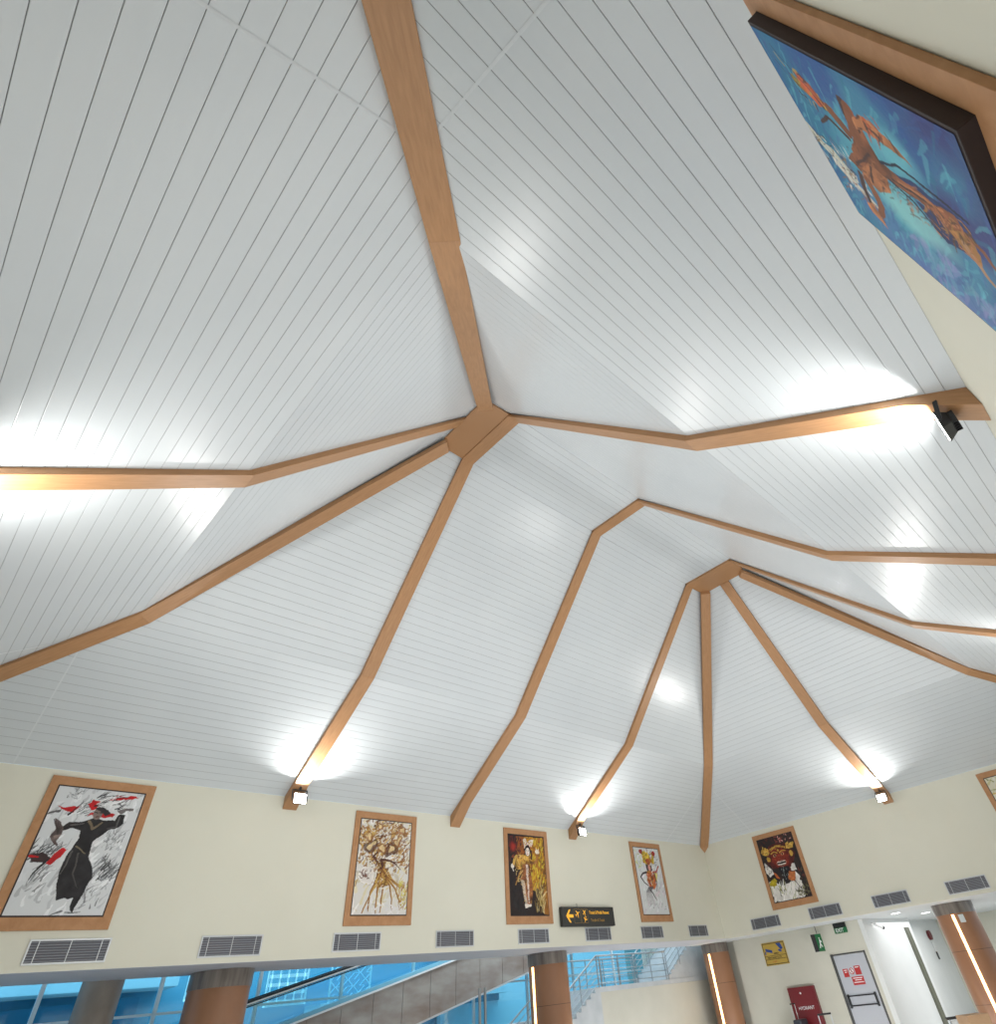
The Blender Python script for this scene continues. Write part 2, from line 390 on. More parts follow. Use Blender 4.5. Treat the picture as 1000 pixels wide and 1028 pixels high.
# ------------------------------------------------------------------ painter: small numeric brush engine
class Canvas:
    def __init__(s, w, h, col, seed=1):
        s.w, s.h = w, h; s.rg = np.random.default_rng(seed)
        s.U, s.V = np.meshgrid((np.arange(w) + .5) / w, (np.arange(h) + .5) / h)
        s.asp = h / w
        s.a = np.ones((h, w, 3)) * np.array(col)
        s.wu = s.fbm(9) * .011; s.wv = s.fbm(9) * .009
    def fbm(s, f, o=3):
        out = np.zeros((s.h, s.w)); amp = 1
        for k in range(o):
            gx, gy = int(f * 2 ** k) + 2, int(f * s.asp * 2 ** k) + 2
            g = s.rg.uniform(-1, 1, (gy, gx))
            x = s.U * (gx - 1.001); y = s.V * (gy - 1.001); xi = x.astype(int); yi = y.astype(int); fx = x - xi; fy = y - yi
            fx = fx * fx * (3 - 2 * fx); fy = fy * fy * (3 - 2 * fy)
            out += amp * (g[yi, xi] * (1 - fx) * (1 - fy) + g[yi, xi + 1] * fx * (1 - fy) + g[yi + 1, xi] * (1 - fx) * fy + g[yi + 1, xi + 1] * fx * fy); amp *= .5
        return out
    def put(s, m, col, var=.12, al=1.0):
        n = 1 + var * s.fbm(14, 2)[..., None]
        c = np.clip(np.array(col) * n, 0, 1); m = (m * al)[..., None]
        s.a = s.a * (1 - m) + c * m
    def poly(s, pts, col, var=.2, al=1.0, warp=1.0):
        U, V = s.U + s.wu * warp, s.V + s.wv * warp; ins = np.zeros(U.shape, bool); n = len(pts)
        for i in range(n):
            x0, y0 = pts[i]; x1, y1 = pts[(i + 1) % n]
            if y0 == y1: continue
            c = ((y0 > V) != (y1 > V)) & (U < (x1 - x0) * (V - y0) / (y1 - y0) + x0); ins ^= c
        s.put(ins.astype(float), col, var, al)
    def ell(s, u, v, ru, rv, col, var=.15, al=1.0, soft=.0, warp=.6):
        d = np.hypot((s.U + s.wu * warp - u) / ru, (s.V + s.wv * warp - v) / rv)
        m = (d < 1).astype(float) if soft == 0 else np.clip((1 + soft - d) / (2 * soft), 0, 1)
        s.put(m, col, var, al)
    def line(s, pts, w, col, w2=None, al=1.0, var=.15, warp=.6):
        w2 = w if w2 is None else w2; m = np.zeros(s.U.shape, bool); n = len(pts) - 1
        U, V = s.U + s.wu * warp, (s.V + s.wv * warp)
        for i in range(n):
            (x0, y0), (x1, y1) = pts[i], pts[i + 1]
            dx, dy = x1 - x0, (y1 - y0) * s.asp; ll = dx * dx + dy * dy + 1e-9
            t = np.clip(((U - x0) * dx + (V - y0) * s.asp * dy) / ll, 0, 1)
            d = np.hypot(U - x0 - t * dx, (V - y0) * s.asp - t * dy)
            ww = w + (w2 - w) * (i + t) / n
            m |= d < ww
        s.put(m.astype(float), col, var, al)
    def dabs(s, n, box, cols, ln, wd, ang=None, al=.85):
        """n short brush marks inside box=(u0,u1,v0,v1)"""
        for _ in range(n):
            u, v = s.rg.uniform(box[0], box[1]), s.rg.uniform(box[2], box[3]); l = ln * s.rg.uniform(.5, 1.4)
            a = s.rg.uniform(0, math.pi) if ang is None else ang + s.rg.normal() * .35
            p = [(u, v), (u + l * .5 * math.cos(a) + s.rg.normal() * .01, v + l * .5 * math.sin(a) / s.asp), (u + l * math.cos(a), v + l * math.sin(a) / s.asp)]
            # local window for speed
            i0, i1 = int(max(0, (v - 1.6 * ln) * s.h)), int(min(s.h, (v + 1.6 * ln) * s.h) + 1)
            j0, j1 = int(max(0, (u - 1.6 * ln) * s.w)), int(min(s.w, (u + 1.6 * ln) * s.w) + 1)
            if i1 <= i0 or j1 <= j0: continue
            U, V = s.U[i0:i1, j0:j1], s.V[i0:i1, j0:j1]; m = np.zeros(U.shape, bool); w0 = wd * s.rg.uniform(.5, 1.3)
            for i in range(2):
                (x0, y0), (x1, y1) = p[i], p[i + 1]; dx, dy = x1 - x0, (y1 - y0) * s.asp; ll = dx * dx + dy * dy + 1e-9
                t = np.clip(((U - x0) * dx + (V - y0) * s.asp * dy) / ll, 0, 1)
                m |= np.hypot(U - x0 - t * dx, (V - y0) * s.asp - t * dy) < w0 * (1 - .35 * (i + t))
            c = np.array(cols[s.rg.integers(len(cols))]) * s.rg.uniform(.85, 1.15)
            mm = (m * al)[..., None]; s.a[i0:i1, j0:j1] = s.a[i0:i1, j0:j1] * (1 - mm) + np.clip(c, 0, 1) * mm
def lin(*c): return tuple(((x / 255 + .055) / 1.055) ** 2.4 if x > 10 else x / 3294 for x in c)

def art_black_dancer():
    c = Canvas(190, 264, lin(214, 216, 218), 3)
    g = [lin(150, 152, 155), lin(110, 112, 114), lin(185, 187, 190), lin(230, 231, 233)]
    bk = lin(42, 40, 42); rd = lin(190, 28, 32)
    c.dabs(160, (0, 1, 0, 1), [g[3], g[2], lin(222, 224, 226)], .12, .02, 1.2)
    c.dabs(60, (-.05, .28, .38, .5), g[:2] + [bk], .1, .008, .9); c.dabs(22, (.1, .24, .15, .35), g[:2], .1, .008, 1.0)
    c.dabs(60, (.7, .95, .26, .42), g[:2] + [bk], .1, .009, .9); c.dabs(40, (.72, .92, .5, .64), g[:3], .07, .006, 1.2)
    c.dabs(24, (.3, .45, .76, .88), g[:2], .08, .007, .9); c.dabs(20, (.7, .95, .05, .2), g[:3], .09, .008, .9)
    c.dabs(20, (.12, .3, .9, .98), g[:3], .05, .006)
    c.poly([(.08, .84), (.16, .81), (.24, .83), (.32, .835), (.26, .79), (.2, .775), (.13, .80)], rd, warp=1.5)
    c.poly([(.03, .79), (.13, .80), (.12, .775), (.02, .77)], lin(90, 88, 90), warp=1.5)
    c.line([(.22, .76), (.33, .88)], .01, bk, .003)
    c.poly([(.02, .43), (.12, .455), (.24, .42), (.2, .39), (.06, .385)], lin(60, 45, 46), warp=2)
    c.poly([(.3, .5), (.36, .49), (.32, .42), (.25, .37), (.2, .38)], rd); c.line([(-.01, .43), (.1, .42)], .012, rd, .006)
    c.line([(.2, .4), (.12, .3), (.1, .25)], .014, bk, .003)
    c.poly([(.38, .86), (.42, .91), (.5, .9), (.5, .82), (.44, .81)], rd, warp=2)
    c.poly([(.58, .93), (.69, .965), (.82, .965), (.95, .975), (.85, .945), (.7, .925)], rd, warp=2)
    c.poly([(.42, .78), (.5, .755), (.72, .76), (.74, .79), (.6, .80), (.48, .80)], rd, warp=1.5)
    c.dabs(46, (.46, .8, .84, .96), [bk, bk, lin(235, 235, 235)], .1, .008, .5)
    c.poly([(.42, .72), (.52, .75), (.67, .735), (.76, .75), (.78, .81), (.85, .81), (.865, .73), (.83, .70), (.72, .66), (.66, .61), (.61, .56),
            (.62, .44), (.4, .5), (.43, .59), (.42, .645), (.33, .655), (.24, .63), (.20, .655), (.27, .70)], bk, .35)
    c.poly([(.4, .5), (.62, .44), (.7, .37), (.735, .28), (.715, .16), (.69, .09), (.66, .02), (.63, .05), (.62, .13), (.46, .105), (.41, .2), (.38, .31), (.37, .42)], bk, .35)
    c.line([(.42, .48), (.40, .3)], .012, lin(88, 84, 82), .004); c.line([(.5, .46), (.52, .3), (.62, .2)], .010, lin(82, 78, 76), .003)
    c.line([(.44, .52), (.57, .46)], .008, lin(120, 108, 86), .004); c.line([(.47, .72), (.54, .66), (.62, .72)], .016, lin(120, 105, 84), .01)
    c.line([(.3, .68), (.42, .70)], .010, lin(85, 82, 82)); c.line([(.8, .78), (.8, .70), (.7, .67)], .010, lin(88, 86, 86), .004)
    c.ell(.535, .79, .055, .052, lin(128, 112, 106)); c.poly([(.48, .83), (.56, .85), (.64, .83), (.68, .79), (.63, .775), (.58, .80)], lin(50, 46, 48))
    c.line([(.50, .80), (.53, .795)], .006, bk); c.line([(.55, .80), (.575, .80)], .006, bk); c.line([(.52, .762), (.555, .765)], .006, lin(90, 40, 40))
    c.poly([(.09, .73), (.16, .71), (.235, .655), (.24, .6), (.22, .55), (.26, .50), (.17, .54), (.12, .58), (.15, .63)], lin(98, 84, 82), .5)
    for k in range(5): c.line([(.2, .6), (.09 + .03 * k, .72 - .012 * k)], .004, lin(60, 52, 52))
    c.poly([(.16, .585), (.24, .60), (.22, .57), (.18, .56)], lin(140, 122, 116))
    c.poly([(.74, .83), (.80, .86), (.92, .865), (.92, .845), (.84, .835), (.8, .81)], lin(110, 104, 104))
    c.line([(.56, .03), (.44, .0)], .01, g[1], .003); c.line([(.6, .02), (.75, .03)], .008, g[1], .003)
    return c
def art_gold_tree():
    c = Canvas(170, 236, lin(218, 214, 208), 5)
    br, dk, go, oc = lin(140, 92, 48), lin(82, 48, 36), lin(196, 160, 84), lin(168, 124, 60)
    c.dabs(200, (0, 1, .0, 1), [lin(228, 224, 220), lin(205, 196, 178), lin(214, 204, 170)], .12, .025)
    c.dabs(90, (0, .35, .5, .9), [oc, br, go], .09, .016); c.dabs(150, (.25, .75, .6, 1), [oc, br, go, dk], .08, .014, .8)
    c.dabs(70, (.6, 1, .5, .95), [br, oc, lin(190, 150, 90)], .09, .013, .7); c.dabs(60, (.0, 1, .25, .55), [lin(205, 184, 120), oc], .1, .01, 1.2)
    c.dabs(150, (.02, .98, .42, .98), [br, dk, oc, lin(120, 74, 44)], .06, .013, .9)
    c.dabs(40, (.02, .98, .42, .98), [lin(226, 220, 206)], .05, .012)
    c.dabs(36, (.8, 1, .05, .3), [lin(200, 190, 90), oc], .1, .012, 1.3)
    for (u, v, r) in ((.2, .39, .12), (.22, .7, .11), (.62, .68, .13), (.42, .69, .09), (.72, .77, .09), (.36, .92, .09), (.8, .9, .1), (.14, .8, .09)):
        c.ell(u, v, r, r * .6, dk if r > .1 else br, .5, .8, warp=4); c.ell(u + .01, v + .01, r * .5, r * .3, lin(225, 200, 150), .3, .8, warp=4)
    c.ell(.2, .39, .14, .085, lin(232, 226, 220), .1, .9, warp=2); c.dabs(34, (.10, .28, .35, .43), [dk, lin(110, 62, 46), lin(225, 215, 205)], .05, .010)
    c.line([(.44, .56), (.5, .57), (.62, .56), (.74, .52), (.84, .46)], .022, dk, .006); c.line([(.78, .55), (.9, .56), (.88, .64)], .015, br, .005)
    c.line([(.30, .6), (.4, .52), (.46, .45)], .018, dk, .02); c.line([(.36, .64), (.28, .58)], .014, dk, .01)
    c.poly([(.40, .54), (.52, .55), (.56, .40), (.62, .30), (.40, .26), (.38, .40)], oc, .6); c.ell(.45, .50, .05, .05, dk)
    for p in ([(.44, .45), (.36, .28), (.18, .02)], [(.46, .42), (.42, .22), (.42, .01)], [(.48, .42), (.52, .25), (.50, .02)], [(.52, .44), (.66, .28), (.72, .04)],
              [(.54, .42), (.76, .26), (.88, .1)], [(.56, .46), (.7, .34), (.86, .27)], [(.42, .40), (.3, .22), (.28, .02)], [(.5, .46), (.62, .38), (.84, .30)]):
        c.line(p, .024, br, .006); c.line([(x + .012, y) for x, y in p], .008, go, .003)
    c.dabs(60, (.36, .62, .26, .5), [dk, go, lin(230, 220, 200)], .05, .008)
    c.dabs(24, (.2, .9, .0, .12), [lin(225, 222, 222)], .1, .012)
    return c
def art_gold_dancer():
    c = Canvas(170, 236, lin(40, 30, 30), 8)
    ye, og = lin(196, 150, 30), lin(150, 96, 34)
    c.poly([(.34, 1), (1, 1), (1, 0), (.86, 0), (.82, .3), (.6, .35), (.5, .6), (.46, .8)], og, .5, warp=3)
    c.dabs(260, (.45, .95, .3, 1), [ye, lin(210, 170, 50), lin(170, 110, 30), lin(205, 190, 60)], .09, .016, 1.3)
    c.dabs(70, (.68, .9, .02, .3), [lin(190, 170, 110), lin(150, 120, 50), lin(215, 200, 150), lin(90, 60, 30)], .2, .01, 1.5)
    c.dabs(60, (.0, .35, .65, 1), [lin(92, 30, 32), lin(60, 34, 34)], .1, .02, 1.3); c.ell(.12, .84, .06, .05, lin(150, 40, 30), soft=.5)
    c.dabs(60, (.22, .42, .7, .98), [lin(150, 80, 30), og], .08, .014, 1.2)
    c.dabs(60, (.0, .36, .0, .55), [lin(40, 36, 38), lin(26, 24, 26)], .12, .02, 1.4); c.dabs(30, (.85, 1, .3, 1), [lin(120, 90, 36), lin(90, 60, 36)], .1, .012, 1.4)
    c.poly([(.39, .95), (.47, .97), (.51, .90), (.56, .93), (.70, .96), (.66, .87), (.57, .84), (.42, .83), (.41, .88)], lin(222, 208, 190), .25)
    c.dabs(26, (.42, .66, .84, .92), [lin(160, 40, 40), lin(190, 150, 60), lin(240, 232, 220)], .05, .01)
    c.poly([(.16, .60), (.22, .71), (.39, .75), (.46, .73), (.55, .73), (.62, .69), (.62, .64), (.56, .62), (.40, .62), (.30, .56), (.22, .54)], lin(186, 142, 62), .6)
    c.dabs(60, (.18, .6, .56, .74), [lin(120, 70, 34), lin(220, 190, 110), lin(110, 40, 34)], .05, .009)
    c.poly([(.53, .70), (.66, .66), (.74, .70), (.77, .78), (.82, .77), (.80, .67), (.72, .625), (.57, .63)], lin(150, 100, 52), .5)
    c.ell(.79, .795, .06, .03, lin(228, 214, 196)); c.line([(.78, .80), (.84, .83)], .01, lin(230, 216, 200)); c.line([(.77, .80), (.76, .84)], .009, lin(230, 216, 200))
    c.ell(.085, .59, .045, .03, lin(232, 222, 210)); c.line([(.08, .57), (.11, .53)], .010, lin(225, 214, 204)); c.line([(.12, .62), (.16, .69), (.2, .72)], .03, lin(200, 160, 80), .03)
    c.poly([(.07, .7), (.12, .75), (.16, .68)], lin(120, 60, 44))
    c.poly([(.36, .63), (.56, .63), (.58, .5), (.60, .3), (.53, .11), (.42, .10), (.38, .3), (.29, .43), (.34, .53)], lin(140, 84, 48), .6)
    c.line([(.33, .54), (.24, .46), (.15, .36)], .03, lin(176, 134, 70), .012); c.dabs(26, (.15, .34, .36, .54), [lin(220, 190, 120), lin(110, 64, 40)], .05, .008, 1.0)
    c.poly([(.44, .62), (.51, .62), (.50, .40), (.50, .15), (.46, .15), (.45, .4)], lin(222, 204, 190), .3)
    c.poly([(.29, .43), (.38, .41), (.44, .12), (.38, .12)], lin(206, 190, 168), .4); c.dabs(70, (.3, .58, .14, .58), [lin(110, 60, 40), lin(190, 150, 80)], .04, .007)
    c.poly([(.36, .13), (.54, .13), (.53, .095), (.38, .085)], lin(226, 216, 204), .2)
    c.ell(.515, .80, .085, .075, lin(44, 30, 30)); c.line([(.62, .80), (.62, .70)], .02, lin(60, 36, 30))
    c.ell(.515, .785, .055, .055, lin(232, 220, 208)); c.line([(.48, .80), (.50, .80)], .006, lin(40, 30, 30)); c.line([(.53, .80), (.55, .80)], .006, lin(40, 30, 30))
    c.line([(.50, .755), (.53, .755)], .006, lin(160, 40, 40)); c.line([(.515, .79), (.515, .77)], .004, lin(190, 160, 140))
    c.line([(.0, .995), (1, .995)], .012, lin(30, 22, 24))
    return c
def art_white_dancer():
    c = Canvas(160, 224, lin(212, 214, 214), 11)
    c.dabs(160, (0, 1, 0, 1), [lin(222, 224, 226), lin(200, 206, 204), lin(216, 206, 214)], .1, .02, 1.2)
    c.dabs(24, (0, .3, .6, .95), [lin(190, 200, 150), lin(206, 206, 130), lin(150, 158, 160)], .1, .013)
    c.dabs(24, (.7, 1, .3, .6), [lin(200, 180, 200), lin(170, 174, 178)], .09, .01, 1.2)
    c.dabs(40, (.5, .95, .7, .98), [lin(120, 124, 140), lin(180, 190, 190), lin(150, 110, 110)], .08, .01, .8)
    ye, rd, dk, og = lin(206, 176, 60), lin(160, 48, 42), lin(60, 50, 56), lin(180, 96, 50)
    c.poly([(.28, .94), (.40, .93), (.55, .96), (.62, .83), (.60, .75), (.44, .72), (.33, .80)], ye, .5, warp=3); c.poly([(.62, .85), (.78, .93), (.74, .78), (.6, .76)], ye, .5, warp=3)
    c.ell(.30, .94, .07, .04, rd, warp=2); c.ell(.78, .92, .06, .04, rd, warp=2); c.ell(.52, .80, .1, .06, og, .4, warp=3); c.dabs(40, (.3, .7, .74, .95), [rd, og, dk, ye], .05, .01)
    c.poly([(.40, .74), (.60, .73), (.64, .60), (.42, .60)], dk, .4); c.ell(.52, .68, .05, .06, lin(206, 150, 140))
    c.poly([(.36, .64), (.66, .63), (.70, .54), (.66, .42), (.58, .36), (.40, .40), (.36, .46)], og, .6); c.dabs(60, (.34, .68, .40, .64), [rd, dk, ye, lin(220, 210, 200)], .06, .01)
    c.line([(.38, .62), (.22, .6), (.12, .54), (.24, .46), (.36, .42)], .022, dk, .012); c.line([(.3, .58), (.18, .54)], .01, lin(230, 230, 232))
    c.line([(.66, .62), (.76, .62), (.84, .68), (.9, .72)], .03, lin(170, 90, 80), .02); c.poly([(.68, .62), (.80, .6), (.72, .46)], lin(204, 190, 110), .3)
    c.line([(.68, .6), (.72, .46), (.66, .34)], .018, dk, .006)
    for k in range(7): c.line([(.36 + .03 * k, .4), (.24 + .03 * k, .32), (.20 + .05 * k, .16 - .005 * k)], .010, dk if k % 2 else lin(110, 108, 114), .003)
    c.line([(.4, .36), (.52, .28), (.6, .2)], .02, dk, .006)
    c.dabs(16, (.1, .9, .05, .15), [dk, lin(150, 150, 160)], .05, .006, .9); c.dabs(12, (.55, .8, .2, .4), [lin(190, 110, 110)], .08, .004, 1.2)
    return c
def art_mask():
    c = Canvas(170, 236, lin(46, 38, 38), 14)
    rd, dr, go, wh = lin(122, 42, 32), lin(80, 32, 30), lin(190, 150, 66), lin(222, 218, 212)
    c.dabs(90, (0, 1, .5, 1), [lin(60, 36, 36), lin(38, 34, 36), lin(80, 40, 36)], .1, .02); c.dabs(20, (.5, .95, .88, .99), [lin(220, 160, 150), lin(150, 70, 60)], .06, .013)
    c.dabs(50, (.6, 1, .1, .5), [lin(52, 50, 44), lin(90, 84, 60), lin(110, 50, 44)], .09, .014, 1.2)
    c.poly([(-.01, .34), (.2, .3), (.35, .2), (.5, .24), (.75, .27), (.9, .2), (.82, .0), (-.01, 0)], wh, .15, warp=3)
    c.dabs(40, (0, .8, .0, .25), [lin(190, 190, 180), lin(236, 234, 230), lin(170, 172, 110)], .1, .015, 1.2)
    c.poly([(.01, .31), (.16, .37), (.24, .3), (.14, .22), (.02, .26)], lin(176, 158, 40), .4, warp=2); c.dabs(16, (.2, .4, .05, .22), [lin(150, 150, 50), lin(70, 70, 50)], .08, .01, 1.3)
    c.dabs(30, (.7, 1, .02, .14), [lin(80, 78, 60), lin(120, 116, 80)], .09, .014)
    c.poly([(.04, .62), (.18, .52), (.22, .44), (.1, .40), (.0, .48)], wh, .2, warp=2); c.poly([(.66, .52), (.84, .53), (.86, .42), (.70, .43)], wh, .2, warp=2)
    c.dabs(14, (.05, .2, .42, .56), [dr, lin(120, 120, 120)], .05, .008); c.poly([(.2, .46), (.3, .40), (.34, .33), (.24, .36)], lin(190, 100, 50)); c.poly([(.60, .42), (.80, .40), (.70, .24), (.56, .3)], lin(180, 106, 60), .4)
    c.poly([(.18, .80), (.3, .86), (.5, .88), (.7, .86), (.88, .78), (.92, .66), (.84, .55), (.66, .48), (.40, .46), (.22, .52), (.12, .64)], dr, .5, warp=2)
    c.poly([(.26, .76), (.40, .81), (.60, .80), (.74, .74), (.74, .60), (.66, .50), (.36, .50), (.26, .60)], rd, .5, warp=1.5)
    for (u, v) in ((.14, .80), (.85, .80)):
        c.ell(u, v, .11, .07, go, .4, warp=3); c.dabs(16, (u - .09, u + .07, v - .06, v + .06), [dr, lin(220, 190, 100)], .04, .009)
        c.ell(u + (.03 if u < .5 else -.02), v - .13, .05, .04, go, .3, warp=2)
    c.line([(.30, .80), (.5, .84), (.70, .80)], .022, go, .02); c.dabs(26, (.3, .7, .78, .84), [dr, go], .03, .009)
    c.ell(.37, .70, .045, .022, lin(206, 150, 110)); c.ell(.60, .70, .045, .022, lin(206, 150, 110)); c.ell(.375, .70, .025, .018, lin(20, 16, 16)); c.ell(.595, .70, .025, .018, lin(20, 16, 16))
    c.dabs(60, (.24, .78, .52, .8), [rd, dr, lin(150, 70, 44), lin(60, 26, 26)], .04, .008)
    c.line([(.29, .74), (.38, .755), (.46, .73)], .012, go); c.line([(.53, .73), (.62, .755), (.70, .74)], .012, go)
    c.ell(.50, .67, .07, .04, lin(140, 56, 40)); c.ell(.47, .66, .014, .01, lin(30, 16, 16)); c.ell(.53, .66, .014, .01, lin(30, 16, 16)); c.ell(.5, .765, .03, .02, go)
    c.ell(.50, .565, .145, .045, lin(176, 120, 104)); c.ell(.50, .562, .125, .036, lin(26, 16, 18)); c.line([(.40, .545), (.60, .545)], .010, lin(226, 216, 206)); c.line([(.40, .585), (.60, .585)], .008, lin(226, 216, 206))
    c.poly([(.34, .51), (.64, .50), (.60, .38), (.50, .24), (.40, .36)], lin(30, 30, 34), .3, warp=2); c.dabs(30, (.42, .60, .3, .5), [lin(150, 160, 160), lin(60, 60, 66)], .04, .006, 1.5)
    c.line([(.70, .26), (.76, .18), (.82, .14)], .008, lin(60, 50, 50)); c.poly([(.80, .40), (.86, .3), (.76, .2), (.74, .3)], wh, .2)
    return c
def art_blossom():
    c = Canvas(90, 126, lin(214, 210, 190), 17)
    c.dabs(90, (0, 1, 0, 1), [lin(220, 216, 200), lin(206, 200, 150), lin(225, 222, 214)], .12, .02)
    for (u, v, r) in ((.3, .82, .16), (.5, .6, .2), (.25, .45, .15), (.7, .8, .15), (.65, .35, .17), (.4, .2, .14)):
        c.ell(u, v, r, r * .7, lin(206, 168, 50), .4, warp=3); c.ell(u, v, r * .5, r * .4, lin(176, 90, 30), .4, warp=2)
    c.dabs(60, (0, 1, 0, 1), [lin(206, 170, 60), lin(190, 110, 40), lin(120, 130, 60)], .08, .014)
    return c
def art_blue_warrior():
    c = Canvas(250, 344, lin(70, 140, 176), 21)
    b1, b2, b3, b4 = lin(50, 96, 160), lin(60, 70, 130), lin(96, 186, 200), lin(40, 130, 160)
    n1, n2 = c.fbm(3), c.fbm(4)
    def mixto(m, col): 
        mm = np.clip(m, 0, 1)[..., None]; c.a = c.a * (1 - mm) + np.array(col) * mm
    mixto(.9 - 2.6 * c.U + .9 * n1, b1); mixto(.8 - 4 * np.abs(c.V - .12) + .7 * n2, b2); mixto(.9 - 6 * np.hypot(c.U - .5, (c.V - .5) * 1.1) * .8 + n1 * .5 + .6, b3)
    mixto(.3 - 3 * (c.V - .1) - 1.6 * c.U + .4 * n2, b2); mixto(1.1 * (c.U - .62) * 2 + .4 * n2, lin(90, 120, 180)); mixto((c.V - .72) * 4 + .3 * n1, b4); mixto(.8 - 5 * (1.02 - c.V), b1)
    c.dabs(420, (0, 1, 0, 1), [b1, b3, b4, lin(110, 200, 210), lin(70, 90, 160)], .1, .012, .6, .35)
    c.dabs(50, (.7, 1, .1, .5), [lin(150, 150, 200), lin(110, 170, 190)], .1, .02, .6, .4)
    c.ell(.60, .42, .1, .16, lin(150, 214, 214), .05, .8, soft=.4); c.ell(.25, .35, .09, .1, lin(120, 206, 216), .05, .7, soft=.4)
    wd, dk, lt, gd = lin(142, 84, 50), lin(74, 44, 38), lin(190, 122, 76), lin(170, 120, 60)
    # cloak and bow behind
    c.poly([(.30, .54), (.37, .46), (.34, .32), (.36, .14), (.40, .1), (.42, .2), (.41, .36), (.43, .46)], lin(30, 54, 104), .4, warp=1)
    c.poly([(.44, .34), (.58, .26), (.54, .16), (.48, .14), (.42, .2)], lin(34, 50, 100), .3)
    c.line([(.49, .99), (.55, .93), (.56, .86), (.64, .79)], .035, lin(206, 206, 190), .03); c.dabs(60, (.46, .66, .72, .98), [lin(232, 232, 224), lin(150, 120, 70), lin(60, 60, 70)], .05, .006)
    c.line([(.62, .90), (.70, .80), (.74, .72)], .032, lin(214, 210, 196), .02); c.dabs(40, (.6, .78, .7, .92), [lin(236, 232, 220), lin(150, 90, 50)], .05, .006)
    # body
    c.poly([(.20, .50), (.30, .56), (.40, .66), (.50, .66), (.52, .58), (.44, .50), (.43, .40), (.43, .24), (.50, .22), (.53, .17), (.44, .13), (.37, .15), (.38, .28), (.35, .46), (.24, .48)], wd, .5)
    c.poly([(.42, .62), (.56, .68), (.60, .60), (.52, .50), (.44, .48)], lt, .4); c.poly([(.30, .54), (.42, .66), (.50, .74), (.54, .68), (.42, .56), (.36, .50)], wd, .4)
    c.dabs(90, (.36, .56, .2, .68), [dk, lt, wd, lin(110, 66, 44)], .06, .006, .9, .6); c.line([(.36, .46), (.30, .36), (.33, .2), (.36, .1)], .007, lin(26, 34, 60)); c.line([(.43, .46), (.46, .36), (.56, .27)], .007, lin(26, 34, 60))
    c.line([(.36, .52), (.5, .68)], .008, dk); c.line([(.40, .28), (.41, .44)], .010, dk, .004); c.line([(.44, .56), (.56, .62)], .006, dk); c.line([(.39, .2), (.395, .4)], .006, lt)
    c.line([(.22, .52), (.15, .52)], .045, dk, .03); c.line([(.30, .55), (.16, .50)], .040, wd, .03)
    c.poly([(.24, .51), (.19, .50), (.15, .40), (.20, .32), (.26, .26), (.22, .38)], lt, .5); c.dabs(20, (.16, .24, .28, .48), [lin(190, 90, 50), dk], .05, .008)
    c.line([(.56, .7), (.66, .74), (.78, .76), (.84, .73)], .02, dk, .014); c.line([(.58, .66), (.70, .66), (.80, .72)], .034, wd, .02); c.poly([(.74, .74), (.90, .72), (.84, .80), (.78, .80)], lt, .4)
    c.line([(.24, .64), (.22, .74), (.18, .84)], .02, lin(150, 130, 60), .03); c.poly([(.2, .82), (.26, .74), (.22, .66), (.16, .72), (.12, .80)], lin(190, 90, 50), .5); c.dabs(18, (.12, .26, .68, .88), [lin(200, 170, 70), dk], .05, .008)
    c.line([(.30, .60), (.24, .66)], .03, wd); c.line([(.34, .62), (.30, .72), (.36, .80)], .014, dk, .008)
    c.poly([(.48, .22), (.54, .18), (.56, .12), (.50, .10), (.42, .12)], gd, .5); c.line([(.50, .16), (.60, .12), (.66, .06)], .018, lin(196, 150, 110), .008); c.line([(.44, .13), (.46, .08), (.52, .05)], .016, wd, .008)
    c.dabs(50, (.4, .56, .1, .3), [lin(90, 60, 40), gd, lt], .05, .007); c.line([(.05, .9), (.2, .74)], .003, lin(30, 50, 80)); c.line([(.12, .93), (.3, .83)], .003, lin(30, 50, 80))
    return c

